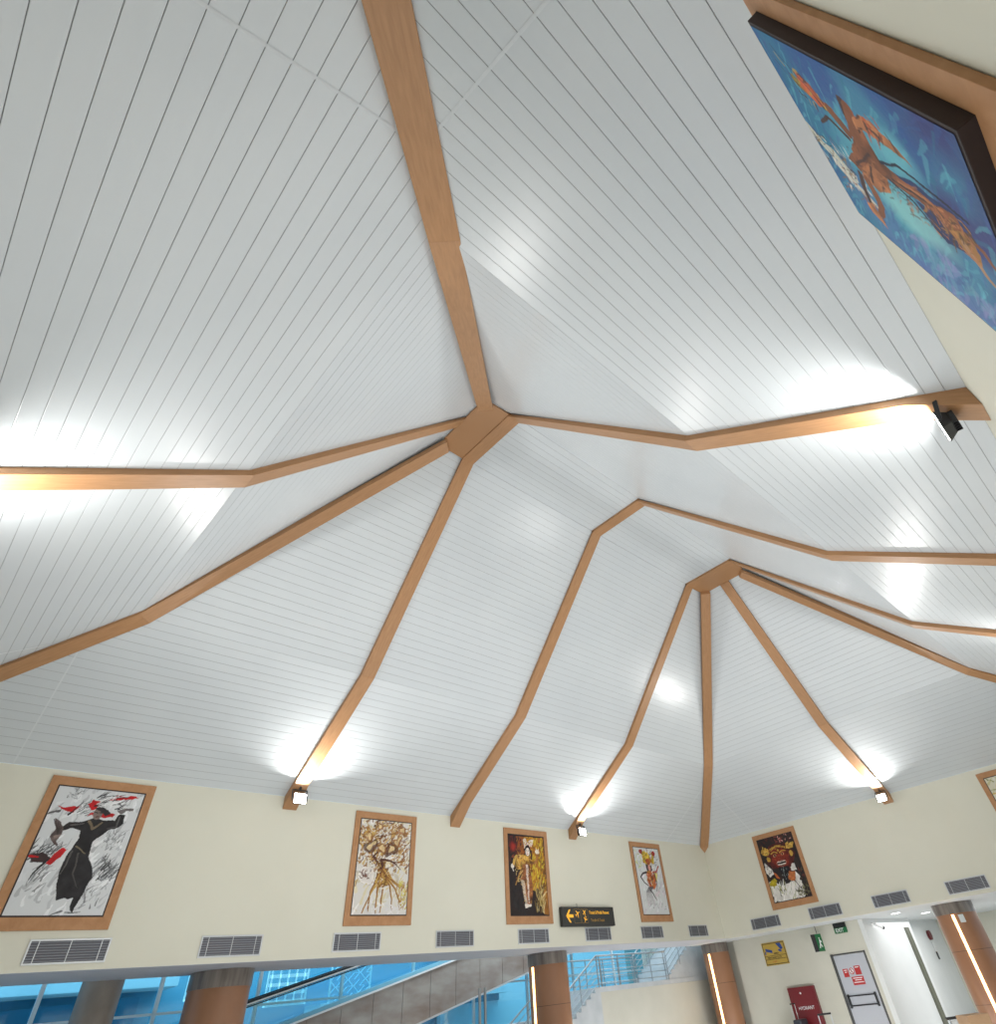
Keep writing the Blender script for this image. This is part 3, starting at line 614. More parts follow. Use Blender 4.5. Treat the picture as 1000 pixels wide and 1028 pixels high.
def painting(wall, a0, a1, z0, z1, art, label, border=.165, deep=.035, flip=False, group=None, res=None):
    """flat oak frame with a dark edged canvas standing proud of it"""
    m0, m1 = (a0 + a1) / 2, 0
    if wall == 'S': P = lambda a, z, d: (a, B - .004 - d, z)
    elif wall == 'E': P = lambda a, z, d: (L - .004 - d, a, z)
    else: P = lambda a, z, d: (a, -B + .004 + d, z)
    t = thing('framed_painting', P((a0 + a1) / 2, z0, 0), label, 'painting', group)
    mb = MB(); th = .035; o = .0
    ia0, ia1, iz0, iz1 = a0 + border, a1 - border, z0 + border + .05, z1 - border - .01
    ring = [((a0, z0), (a1, z0), (ia1, iz0), (ia0, iz0)), ((a1, z0), (a1, z1), (ia1, iz1), (ia1, iz0)),
            ((a1, z1), (a0, z1), (ia0, iz1), (ia1, iz1)), ((a0, z1), (a0, z0), (ia0, iz0), (ia0, iz1))]
    for q in ring:
        mb.hexa([P(a, z, 0) for a, z in q], [P(a, z, th) for a, z in q])
    mb.build('wooden_frame', M['frame_wood'], t, bevel=.003)
    e = MB(); c0 = .003
    q = [(ia0 + c0, iz0 + c0), (ia1 - c0, iz0 + c0), (ia1 - c0, iz1 - c0), (ia0 + c0, iz1 - c0)]
    e.hexa([P(a, z, .0) for a, z in q], [P(a, z, deep) for a, z in q]); eo = e.build('canvas_edge', M['dark_edge'], t, bevel=.003)
    w, h = art.w, art.h; g = .028
    va, vz = np.linspace(ia0 + g, ia1 - g, w), np.linspace(iz0 + g, iz1 - g, h)
    A, Z = np.meshgrid(va, vz); loc = t.location; dd = deep + .003
    a = art.a if not flip else art.a[:, ::-1]
    if wall == 'S': co = np.stack([A - loc.x, np.full(A.shape, B - .004 - dd - loc.y), Z - loc.z], -1)
    elif wall == 'E': co = np.stack([np.full(A.shape, L - .004 - dd - loc.x), A - loc.y, Z - loc.z], -1)
    else: co = np.stack([A - loc.x, np.full(A.shape, -B + .004 + dd - loc.y), Z - loc.z], -1)
    idx = np.arange(w * h).reshape(h, w)
    F = np.stack([idx[:-1, :-1], idx[:-1, 1:], idx[1:, 1:], idx[1:, :-1]], -1).reshape(-1, 4)
    if wall == 'N' or wall == 'E': F = F[:, ::-1]
    me = bpy.data.meshes.new('canvas'); me.from_pydata(co.reshape(-1, 3).tolist(), [], F.tolist())
    ca = me.color_attributes.new('paint', 'FLOAT_COLOR', 'POINT')
    ca.data.foreach_set('color', np.concatenate([a.reshape(-1, 3), np.ones((w * h, 1))], 1).astype(np.float32).ravel())
    me.materials.append(M['canvas']); co_ = bpy.data.objects.new('canvas', me); C.objects.link(co_); co_.parent = t
    return t
painting('S', -10.93, -8.88, 3.69, 6.47, art_black_dancer(), 'framed painting of a dancer in black with red accents on a white ground')
painting('S', -3.58, -1.50, 3.69, 6.44, art_gold_tree(), 'framed painting of tangled brown and gold forms on white ground, upright')
painting('S', 2.07, 4.15, 3.67, 6.43, art_gold_dancer(), 'framed painting of a costumed dancer against dark and glowing yellow ground')
painting('S', 8.95, 11.03, 3.68, 6.43, art_white_dancer(), 'framed painting of a dancer with yellow headdress on pale ground, nearest the far corner')
painting('E', 4.18, 6.26, 3.68, 6.41, art_mask(), 'framed painting of a red fanged mask with gold ears on dark ground', flip=True)
painting('E', -5.40, -3.32, 3.68, 6.43, art_blossom(), 'framed painting of yellow orange blossoms cut off by the right edge', flip=True)
painting('N', -10.97, -8.84, 3.67, 6.46, art_blue_warrior(), 'large framed painting of a brown winged figure on blue ground, upper right', deep=.10)

# ------------------------------------------------------------------ air vents
def vent_proto():
    t = thing('air_vent', (0, 0, 0), 'x', 'air vent', 'grey louvred air vents along the bottom of the cream walls')
    W, H = 1.38, .40
    mb = MB()
    for b in ((0, W, 0, .03), (0, W, H - .03, H), (0, .03, .03, H - .03), (W - .03, W, .03, H - .03)):
        mb.box(b[0] - W / 2, b[1] - W / 2, -.018, 0, b[2], b[3])
    mb.build('frame', M['alu'], t, bevel=.003)
    MB().box(-W / 2 + .03, W / 2 - .03, -.002, 0, .03, H - .03).build('backing', M['vent_dark'], t)
    mb = MB()
    for i in range(8):
        z = .052 + i * .0425
        mb.hexa([(-W / 2 + .03, -.014, z - .010), (W / 2 - .03, -.014, z - .010), (W / 2 - .03, -.003, z + .006), (-W / 2 + .03, -.003, z + .006)],
                [(-W / 2 + .03, -.014, z - .004), (W / 2 - .03, -.014, z - .004), (W / 2 - .03, -.003, z + .012), (-W / 2 + .03, -.003, z + .012)])
    mb.build('louvres', M['slat'], t)
    mb = MB()
    for x in (-.53, 0, .53): mb.box(x - .007, x + .007, -.017, -.004, .03, H - .03)
    build_each(mb, 6, 'mullion', M['alu'], t)
    return t
vp = vent_proto()
spots = [('S', -9.43, 'air vent under the dancer in black painting, leftmost on the long wall'),
         ('S', -6.29, 'air vent second from left, in the bare wall above the left copper column'),
         ('S', -3.10, 'air vent just below the tangled brown and gold painting'),
         ('S', .07, 'air vent between the gold painting and the costumed dancer painting'),
         ('S', 3.23, 'air vent just below the costumed dancer on yellow painting'),
         ('S', 6.38, 'air vent directly under the black direction sign'),
         ('S', 9.52, 'air vent under the pale dancer with yellow headdress'),
         ('S', 12.68, 'air vent on the long wall closest to the far corner'),
         ('E', 6.77, 'air vent on the short wall closest to the far corner'),
         ('E', 4.07, 'air vent below the right side of the red mask painting'),
         ('E', 1.42, 'air vent on the short wall above the white partition, next to last'),
         ('E', -1.30, 'air vent above the right copper column, last one at right')]
for i, (w, a, lab) in enumerate(spots):
    o = vp if i == 0 else copy_tree(vp)
    if w == 'S': o.location = (a, B - .003, 3.155); o.rotation_euler = (0, 0, 0)
    else: o.location = (L - .003, a, 3.145); o.rotation_euler = (0, 0, R(-90))
    o['label'] = lab

# ------------------------------------------------------------------ floodlights
def floodlight(px, py, dx, dy, label, tilt=.10, roll=0):
    """fixture under the foot of a beam, its face looking inward (dx, dy)"""
    t = thing('floodlight', (px, py, 6.60), label, 'floodlight', None)
    f = Vector((dx, dy, tilt)).normalized(); side = f.cross(Vector((0, 0, 1))).normalized(); up = side.cross(f)
    c = Vector((px, py, 6.42))
    def ring(w, h, d): return [c + f * d + side * (w * i) + up * (h * j) for i, j in ((-1, -1), (1, -1), (1, 1), (-1, 1))]
    MB().hexa(ring(.12, .08, -.12), ring(.18, .14, 0)).build('housing', M['black'], t, bevel=.008)
    mb = MB()
    for i in range(5):
        q = c - f * .14 + side * (-.10 + .05 * i); mb.bar(q - up * .09, q + up * .09, .010, .07, up=tuple(f))
    build_each(mb, 6, 'cooling_fin', M['black'], t)
    MB().hexa(ring(.16, .12, .001), ring(.16, .12, .008)).build('lens', M['lens'], t)
    mb = MB(); top = Vector((px, py, 6.60))
    for s in (-1, 1):
        a = c + side * (.20 * s); mb.bar(a - f * .02 - up * .05, Vector((a.x, a.y, 6.66)) - f * .10, .016, .05, up=tuple(f))
    mb.bar(Vector((px, py, 6.66)) - side * .208 - f * .10, Vector((px, py, 6.66)) + side * .208 - f * .10, .05, .018, up=(0, 0, 1))
    mb.bar(Vector((px, py, 6.66)) - f * .10, Vector((px, py, 6.75)) - f * .10, .05, .05, up=tuple(f))
    mb.build('bracket', M['black'], t)
    ld = bpy.data.lights.new('flood_lamp', 'AREA'); ld.shape = 'RECTANGLE'; ld.size = .26; ld.size_y = .19; ld.energy = FLOOD; ld.spread = R(152); ld.color = (1, .985, .95)
    lo = bpy.data.objects.new('flood_lamp', ld); C.objects.link(lo)
    d = (f * .93 + Vector((0, 0, .36))).normalized()
    lo.location = c + f * .03 + Vector((0, 0, .02)); lo.rotation_euler = d.to_track_quat('-Z', 'Y').to_euler()
FLOOD = 135
floodlight(-XR, 8.33, 0, -1, 'lit floodlight under the beam foot right of the dancer in black painting')
floodlight(XR, 8.33, 0, -1, 'lit floodlight under the beam foot above the black direction sign')
floodlight(14.02, 0, -1, 0, 'lit floodlight under the beam foot on the far short wall')
floodlight(-XR, -8.46, 0, 1, 'dark backed floodlight hanging from the beam foot at the right edge')
floodlight(-14.0, 0, 1, 0, 'floodlight at the foot of the beam on the near short wall')
floodlight(XR, -8.33, 0, 1, 'floodlight at the beam foot on the long wall far beyond the blue painting')

# ------------------------------------------------------------------ direction sign
t = thing('direction_sign', (5.93, B - .11, 3.56), 'black airport direction sign with amber arrow, aircraft icons and two text lines', 'sign')
MB().box(4.47, 7.20, B - .16, B - .03, 3.57, 4.13).build('sign_box', M['sign_black'], t, bevel=.01)
yf = B - .164
S_ = lambda *pts: [(x, yf, z) for x, z in pts]
mb = MB(); mb.poly(S_((4.66, 3.87), (4.82, 4.05), (4.90, 4.05), (4.79, 3.91), (5.02, 3.91), (5.02, 3.82), (4.79, 3.82), (4.90, 3.68), (4.82, 3.68)))
mb.build('arrow', M['amber'], t)
def plane_icon(mb, cx, cz, s, rot, P):
    pts = [(0, 1), (.12, .8), (.12, .3), (.95, -.15), (.95, -.35), (.12, -.1), (.1, -.6), (.35, -.8), (.35, -.95), (0, -.85)]
    pts = pts + [(-x, y) for x, y in reversed(pts[1:-1])]
    ca, sa = math.cos(rot), math.sin(rot)
    mb.poly(P(*[(cx + s * (x * ca - y * sa), cz + s * (x * sa + y * ca)) for x, y in pts]))
mb = MB(); plane_icon(mb, 5.24, 3.93, .12, R(-60), S_); plane_icon(mb, 5.60, 3.97, .10, R(-50), S_); plane_icon(mb, 5.62, 3.77, .10, R(160), S_)
build_each(mb, 1, 'aircraft_icon', M['amber'], t)
mb = MB()
for x0 in (5.06, 5.43):
    for q in ((x0, x0 + .33, 4.06, 4.066), (x0, x0 + .33, 3.66, 3.666), (x0, x0 + .006, 3.66, 4.06), (x0 + .324, x0 + .33, 3.66, 4.06)):
        mb.poly(S_((q[0], q[2]), (q[1], q[2]), (q[1], q[3]), (q[0], q[3])))
build_each(mb, 4, 'icon_border', M['amber_dim'], t)
text_mesh('Transit & Pindah Pesawat', .135, M['amber'], 'lettering', t, (5.84, yf, 3.92), (1, 0, 0), (0, 0, 1), sx=.78, bold=.002)
text_mesh('Transfer & Transit', .125, M['amber_dim'], 'lettering', t, (5.90, yf, 3.70), (1, 0, 0), (0, 0, 1), sx=.78, bold=.001)
MB().tube((5.33, B - .08, 4.12), (5.33, B - .08, 4.24), .008, 8).build('cable', M['black'], t)

# ------------------------------------------------------------------ columns
def column(x, y, label, led=None, plate=False, cap=.34, r=.70):
    t = thing('copper_column', (x, y, 0), label, 'column', 'round copper brown columns with stone capitals')
    n = 40
    MB().tube((x, y, FZ), (x, y, ZB - cap), r, n).build('cladding', M['copper'], t, smooth=True)
    MB().tube((x, y, ZB - cap), (x, y, ZB - .003), r + .02, n).build('capital', M['marble'], t, smooth=True)
    mb = MB()
    for z in (1.62, .15): mb.tube((x, y, z), (x, y, z + .012), r + .003, n)
    build_each(mb, 42, 'panel_joint', M['joint'], t)
    if led is not None:
        a = led; w = .045
        d = Vector((math.cos(a), math.sin(a), 0)); sd = Vector((-d.y, d.x, 0)); q = Vector((x, y, 0)) + d * (r - .01)
        ring = lambda z: [q - sd * w + Vector((0, 0, z)), q + sd * w + Vector((0, 0, z)), q + sd * w + d * .025 + Vector((0, 0, z)), q - sd * w + d * .025 + Vector((0, 0, z))]
        MB().hexa(ring(FZ + .1), ring(ZB - cap - .03)).build('light_strip', M['led'], t)
    if plate:
        a = R(207); d = Vector((math.cos(a), math.sin(a), 0)); sd = Vector((-d.y, d.x, 0)); q = Vector((x, y, 0)) + d * (r - .005)
        ring = lambda z: [q - sd * .09 + Vector((0, 0, z)), q + sd * .09 + Vector((0, 0, z)), q + sd * .09 + d * .04 + Vector((0, 0, z)), q - sd * .09 + d * .04 + Vector((0, 0, z))]
        MB().hexa(ring(2.42), ring(2.66)).build('wall_speaker', M['soffit_light'], t, bevel=.01)
column(-5.65, 10.8, 'copper brown column at lower left, under the long cream wall')
column(5.60, 10.8, 'copper brown column left of the staircase with a glowing strip on its left', led=R(176))
column(16.62, 10.85, 'copper brown column with glowing strip in the far corner right of the stairs', led=R(180), r=.60)
column(17.2, .2, 'large copper brown column with glowing strip at the right edge', led=R(186), plate=True)
o = MB().tube((-7.92, 12.0, FZ), (-7.92, 12.0, 5.2), .43, 32).build('round_pillar', M['concrete'], smooth=True)
tag(o, 'plain grey brown round pillar behind the glass line at lower left', 'pillar')

# ------------------------------------------------------------------ glazed facade and what lies outside
FY = 16.0
mb = MB(); mb.box(-L - 3, EX + .4, FY, FY + .02, FZ, 5.2)
struct(mb.build('window_1', M['glass']), 'blue tinted glazed facade behind the ramp', 'window')
t = thing('window_frame', (0, FY - .05, 0), 'pale grey mullions and rails of the glazed facade', 'window frame')
t['kind'] = 'structure'
x = -17.2
while x < 17.4:
    MB().box(x - .05, x + .05, FY - .12, FY - .02, FZ, 5.2).build('mullion', M['facade_pale'], t, bevel=.005); x += 2.93
for z in (2.55, 4.3): MB().box(-L - 3, EX + .4, FY - .10, FY - .03, z - .03, z + .03).build('rail', M['facade_pale'], t)

OB = t = thing('outside_building', (0, 21, 0), 'pale blue building seen through the glass behind the ramp', 'building')
MB().box(-30, 40, 22, 22.3, 0, 9).build('wall', M['facade_blue'], t)
MB().box(8.5, 40, 21.3, 21.6, 0, 9).build('sky_glare_panel', M['facade_pale'], t)  # pale sheet standing in for sky glare behind the stairs
MB().box(-30, -3.6, 20.5, 21.9, 3.45, 3.9).build('canopy', M['facade_pale'], t, bevel=.02)
MB().hexa([(-30, 21.7, 0), (-4.4, 21.7, 0), (-4.4, 21.9, 0), (-30, 21.9, 0)], [(-30, 21.7, 2.6), (-4.4, 21.7, 3.3), (-4.4, 21.9, 3.3), (-30, 21.9, 2.6)]).build('lower_wall', M['facade_deep'], t)
for xa, xb in ((-14.8, -13.6), (-11.4, -9.6)): MB().box(xa, xb, 21.6, 21.69, 1.2, 2.9).build('window_band', M['facade_deep'], t, bevel=.01)
MB().box(2, 12, 20.5, 21.9, 2.35, 2.6).build('ledge', M['facade_pale'], t, bevel=.01)
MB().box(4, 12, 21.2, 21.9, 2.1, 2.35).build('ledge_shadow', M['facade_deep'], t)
def lattice(x0, x1, z0, z1, y, kind, label):
    mb = MB(); w = .028
    for q in ((x0, x1, z0, z0 + .05), (x0, x1, z1 - .05, z1), (x0, x0 + .05, z0, z1), (x1 - .05, x1, z0, z1)): mb.box(q[0], q[1], y - .03, y + .03, q[2], q[3])
    n = 7; W, H = x1 - x0, z1 - z0
    if kind == 0:
        for i in range(n):
            for j in range(n):
                cx, cz = x0 + (i + .5) * W / n, z0 + (j + .5) * H / n; s = .42 * W / n
                d = 1 if (i + j) % 3 else -1
                mb.bar((cx - s, y, cz - d * s * .9), (cx + s, y, cz + d * s * .9), .02, w * 1.6, up=(0, 1, 0))
                if (i * 2 + j) % 4 == 0: mb.bar((cx - s, y, cz + s), (cx + s, y, cz + s), .02, w, up=(0, 1, 0))
    else:
        for j in range(5):
            z = z0 + (j + .3) * H / 5; mb.box(x0, x1, y - .02, y + .02, z, z + .10)
        for i in range(5):
            xx = x0 + (i + .4) * W / 5; mb.box(xx, xx + .05, y - .02, y + .02, z0, z1)
    o = mb.build('lattice_screen', M['screen'], OB); o['label'] = label
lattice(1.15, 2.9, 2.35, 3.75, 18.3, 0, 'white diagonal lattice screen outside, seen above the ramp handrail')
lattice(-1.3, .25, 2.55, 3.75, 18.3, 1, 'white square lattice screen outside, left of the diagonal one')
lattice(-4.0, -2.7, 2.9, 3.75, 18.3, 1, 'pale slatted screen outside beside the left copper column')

# ------------------------------------------------------------------ inclined walkway
sl = (3.28 - 1.99) / (4.09 + 1.93)
zt = lambda x: 1.99 + (x + 1.93) * sl
x0, x1 = -9.5, 13.5
t = thing('inclined_walkway', (2, 15.0, 0), 'inclined moving walkway with grey brown panelled side rising to the right', 'moving walkway')
mb = MB()
def rb(mb, ya, yb, xa, xb, a, b, mi=0):
    mb.hexa([(xa, ya, zt(xa) + a), (xb, ya, zt(xb) + a), (xb, yb, zt(xb) + a), (xa, yb, zt(xa) + a)],
            [(xa, ya, zt(xa) + b), (xb, ya, zt(xb) + b), (xb, yb, zt(xb) + b), (xa, yb, zt(xa) + b)], mi)
n = 20
for i in range(n):
    a, b = x0 + (x1 - x0) * i / n, x0 + (x1 - x0) * (i + 1) / n
    rb(mb, 14.5, 14.55, a + .008, b - .008, -1.36, -.04)
rb(mb, 14.55, 15.7, x0, x1, -1.34, -.06)
mb.build('truss_cladding', M['clad'], t, bevel=.004)
mb = MB(); rb(mb, 14.44, 14.5, x0, x1, -.05, .0); mb.build('edge_trim', M['white'], t)
mb = MB(); rb(mb, 14.45, 14.56, x0, x1, -1.41, -1.36); mb.build('lower_trim', M['alu'], t)
mb = MB(); rb(mb, 14.52, 14.75, x0, x1, -.03, .10); mb.build('skirt', M['facade_blue'], t)
mb = MB(); rb(mb, 14.60, 14.62, x0, x1, .10, .84); mb.build('balustrade_glass', M['glass_clear'], t)
mb = MB(); rb(mb, 15.50, 15.52, x0, x1, .10, .84); mb.build('balustrade_glass', M['glass_clear'], t)
for y in (14.61, 15.51):
    mb = MB(); rb(mb, y - .045, y + .045, x0, x1, .86, .92); h = mb.build('handrail', M['black'], t, bevel=.01)
    mb = MB(); rb(mb, y - .03, y + .03, x0, x1, .82, .86); mb.build('handrail_guide', M['white'], t)
    mb = MB(); rb(mb, y - .045, y + .03, x0, x1, .76, .79); mb.build('glass_clamp', M['black'], t)

# ------------------------------------------------------------------ staircase
t = thing('staircase', (11, 13, 0), 'pale stone staircase rising to a landing behind the cream wall', 'staircase')
LX0, LX1, LZ = 9.55, 14.2, 1.98
ns = 12; rise = LZ / ns; run = .30
mb = MB()
for i in range(ns):
    xr = LX0 - run * (ns - i); mb.box(xr, LX0, 12.0, 14.0, i * rise if i else FZ, (i + 1) * rise)
mb.build('lower_flight', M['step'], t, bevel=.004)
mb = MB(); mb.box(LX0, EX + .4, 12.0, 14.0, LZ - .16, LZ); mb.build('landing', M['step'], t, bevel=.004)
mb = MB()
for i in range(9):
    xr = LX1 + run * i; mb.box(xr, EX + .44, 12.05, 14.0, LZ + i * rise, LZ + (i + 1) * rise)
mb.build('upper_flight', M['step'], t, bevel=.004)
MB().box(LX0, EX + .4, 12.03, 13.95, FZ, LZ - .161).build('under_landing_wall', M['lower_wall'], t)
ST = t
def railing(y, label):
    t = ST
    P = [(LX0 - 3.5, 1.98 - 3.5 * rise / run), (LX0 - .02, LZ), (LX1, LZ), (LX1 + 2.5, LZ + 2.5 * rise / run)]
    for k, (hgt, rr) in enumerate(((.98, .03), (.76, .012), (.54, .012), (.32, .012), (.12, .014))):
        mb = MB()
        for i in range(3): mb.tube((P[i][0], y, P[i][1] + hgt), (P[i + 1][0], y, P[i + 1][1] + hgt), rr, 8)
        q = mb.build('railing' if k == 0 else 'rail', M['steel'], t, smooth=True)
        if k == 0: t = q; t['label'] = label
    def post(x, z, r=.022): MB().tube((x, y, z - .12), (x, y, z + .98), r, 8).build('post', M['steel'], t, smooth=True)
    for x in (LX0, LX0 + .16, LX0 + 1.35, LX0 + 2.35, LX0 + 2.5, LX0 + 3.5, LX1 - .12, LX1 + .04): post(x, LZ)
    for k in range(1, 4): post(LX0 - 1.1 * k, LZ - 1.1 * k * rise / run)
    for k in range(1, 3): post(LX1 + 1.1 * k, LZ + 1.1 * k * rise / run)
railing(12.04, 'steel railing on the near edge of the stair and landing')
railing(13.95, 'steel railing on the glass side of the stair, behind the near one')
# posts in the stairwell
t = thing('steel_post_pair', (5.0, 13.2, 0), 'pair of slim grey posts standing under the walkway left of the column', 'post')
for xx in (4.55, 4.80): MB().tube((xx, 13.4, FZ), (xx, 13.4, 2.35), .05, 12).build('post', M['steel'], t, smooth=True)
tag(MB().box(.5, 9, 14.0, 14.2, 1.02, 1.26).build('floor_beam', M['soffit_light'], bevel=.01), 'pale grey beam running level under the walkway', 'beam')

# ------------------------------------------------------------------ lobby objects on the beige wall (plane x = EX, normal -x)
WX = EX
def on_wall(pts, d): return [(WX - d, y, z) for y, z in pts]
def plaque(mb, y0, y1, z0, z1, d0, d1, mi=0): return mb.box(WX - d1, WX - d0, y0, y1, z0, z1, mi)
XD, YD = (0, -1, 0), (0, 0, 1)        # reading direction on that wall
t = thing('camera_notice', (WX, 8.08, 1.98), 'yellow camera notice board with dark border on the beige wall', 'sign')
plaque(MB(), 7.52, 8.66, 1.98, 2.78, .002, .02).build('panel', M['yellow'], t, bevel=.003)
mb = MB()
for q in ((7.55, 8.63, 2.01, 2.03), (7.55, 8.63, 2.73, 2.75), (7.55, 7.575, 2.03, 2.73), (8.605, 8.63, 2.03, 2.73), (7.575, 8.605, 2.18, 2.195), (7.575, 8.605, 2.30, 2.315)): plaque(mb, *q, .0205, .023)
mb.build('border', M['black'], t)
mb = MB()
mb.poly(on_wall([(8.52, 2.58), (8.20, 2.50), (8.20, 2.40), (8.50, 2.47)], .024)); mb.poly(on_wall([(8.56, 2.48), (8.50, 2.46), (8.54, 2.36), (8.58, 2.36)], .024))
mb.poly(on_wall([(7.95, 2.72), (7.72, 2.72), (7.64, 2.52), (7.76, 2.48)], .024)); mb.poly(on_wall([(7.86, 2.52), (7.72, 2.46), (7.76, 2.40), (7.90, 2.46)], .024))
build_each(mb, 2, 'camera_symbol', M['blue_sign'], t)
text_mesh('AREA', .10, M['black'], 'lettering', t, (WX - .0245, 8.15, 2.345), XD, YD, bold=.002)
text_mesh('PANTAUAN CCTV', .085, M['black'], 'lettering', t, (WX - .0245, 8.50, 2.215), XD, YD, bold=.002)
text_mesh('24 JAM', .07, M['redsign'], 'lettering', t, (WX - .0245, 8.30, 2.08), XD, YD)

t = thing('exit_sign', (WX, 4.77, 2.74), 'green exit sign box mounted flat above the grey door', 'sign')
plaque(MB(), 4.50, 5.04, 2.88, 3.04, .002, .07).build('sign_top', M['black'], t, bevel=.004)
plaque(MB(), 4.50, 5.04, 2.70, 2.88, .002, .07).build('sign_face', M['green'], t, bevel=.004)
text_mesh('EXIT', .18, M['white'], 'lettering', t, (WX - .0745, 4.98, 2.735), XD, YD, bold=.003, sx=.95)
t = thing('emergency_sign', (WX - .35, 5.85, 2.2), 'dark and green escape sign hanging edge on from the lobby ceiling', 'sign')
y0 = 5.72
MB().hexa([(16.5, y0, 2.20), (16.72, y0 - .165, 2.20), (16.75, y0 - .135, 2.20), (16.53, y0 + .03, 2.20)], [(16.5, y0, 2.78), (16.72, y0 - .165, 2.78), (16.75, y0 - .135, 2.78), (16.53, y0 + .03, 2.78)]).build('sign_face', M['green'], t, bevel=.004)
MB().hexa([(16.43, y0 + .16, 2.20), (16.5, y0, 2.20), (16.53, y0 + .03, 2.20), (16.47, y0 + .17, 2.20)], [(16.43, y0 + .16, 2.78), (16.5, y0, 2.78), (16.53, y0 + .03, 2.78), (16.47, y0 + .17, 2.78)]).build('sign_side', M['black'], t, bevel=.004)
u = Vector((.4, -.30, 0)).normalized(); nn = Vector((-u.y * -1, 0, 0))
fn = Vector((-.6, -.8, 0))
def QS(pts): return [Vector((16.5, y0, 2.2)) + u * (a * .62) + Vector((0, 0, b)) + fn * .004 for a, b in pts]
mb = MB(); mb.poly(QS([(.22, .40), (.27, .40), (.27, .46), (.22, .46)])); mb.poly(QS([(.18, .24), (.27, .24), (.28, .39), (.21, .39)])); mb.poly(QS([(.10, .12), (.15, .10), (.27, .24), (.19, .25)])); mb.poly(QS([(.27, .25), (.34, .16), (.30, .12), (.22, .24)])); mb.poly(QS([(.27, .38), (.37, .32), (.35, .28), (.25, .33)])); mb.build('running_figure', M['white'], t)
MB().tube((16.61, y0 - .065, 2.78), (16.61, y0 - .065, ZB - .002), .012, 8).build('hanger', M['black'], t)

t = thing('hydrant_cabinet', (WX, 7.35, 0), 'dark red hydrant cabinet standing against the beige wall', 'cabinet')
plaque(MB(), 6.72, 7.93, FZ + .03, 1.18, .002, .16).build('body', M['red'], t, bevel=.01)
mb = MB(); d = t
dr = plaque(MB(), 6.78, 7.87, FZ + .1, 1.12, .161, .175).build('door', M['red'], t, bevel=.006)
text_mesh('HYDRANT', .15, M['white'], 'lettering', dr, (WX - .1775, 7.63, .46), XD, YD, bold=.001)
for v in dr.children:
    pass
MB().tube((WX - .175, 7.36, .98), (WX - .19, 7.36, .98), .035, 14).build('latch', M['white'], t)

t = thing('door_1', (WX, 4.85, 0), 'pale grey fire door with red notices and push bar', 'door'); t['kind'] = 'structure'
mb = MB(); plaque(mb, 5.50, 5.60, FZ, 2.06, .002, .05); plaque(mb, 4.10, 4.16, FZ, 2.06, .002, .02); plaque(mb, 4.16, 5.50, 2.01, 2.05, .002, .03); mb.build('door_frame', M['doorframe'], t, bevel=.004)
plaque(MB(), 4.17, 5.49, FZ + .01, 2.0, .002, .03).build('door_leaf', M['door'], t, bevel=.004)
mb = MB()
for (a, b) in (((5.42, .72), (4.25, .72)), ((5.42, .43), (4.25, .43))): mb.tube((WX - .10, a[0], a[1]), (WX - .10, b[0], b[1]), .018, 8)
for y in (5.40, 4.28): mb.box(WX - .12, WX - .03, y - .03, y + .03, .36, .78)
mb.build('push_bar', M['black'], t)
mb = MB(); plaque(mb, 5.06, 5.28, 1.30, 1.56, .031, .034); plaque(mb, 4.53, 4.78, 1.34, 1.62, .031, .034); plaque(mb, 4.52, 5.01, 1.03, 1.29, .031, .034); build_each(mb, 6, 'red_notice', M['redsign'], t)
mb = MB()
def disc(cy, cz, r, d, n=24): return on_wall([(cy + r * math.cos(2 * math.pi * i / n), cz + r * math.sin(2 * math.pi * i / n)) for i in range(n)], d)
mb.poly(disc(4.915, 1.47, .105, .034)); mb.poly(disc(4.915, 1.47, .078, .036), 1); mb.poly(on_wall([(4.98, 1.53), (4.965, 1.545), (4.85, 1.41), (4.865, 1.395)], .038)); mb.poly(on_wall([(4.94, 1.42), (4.90, 1.42), (4.90, 1.52), (4.94, 1.52)], .037), 2)
mb.build('prohibition_symbol', [M['redsign'], M['white'], M['black']], t)
mb = MB()
for i, (a, b, z) in enumerate(((5.24, 5.10, 1.50), (5.22, 5.12, 1.44), (4.96, 4.57, 1.23), (4.90, 4.62, 1.17), (4.97, 4.56, 1.10), (4.74, 4.58, 1.56))): mb.poly(on_wall([(a, z), (b, z), (b, z + .025), (a, z + .025)], .0375))
build_each(mb, 1, 'notice_print', M['white'], t)

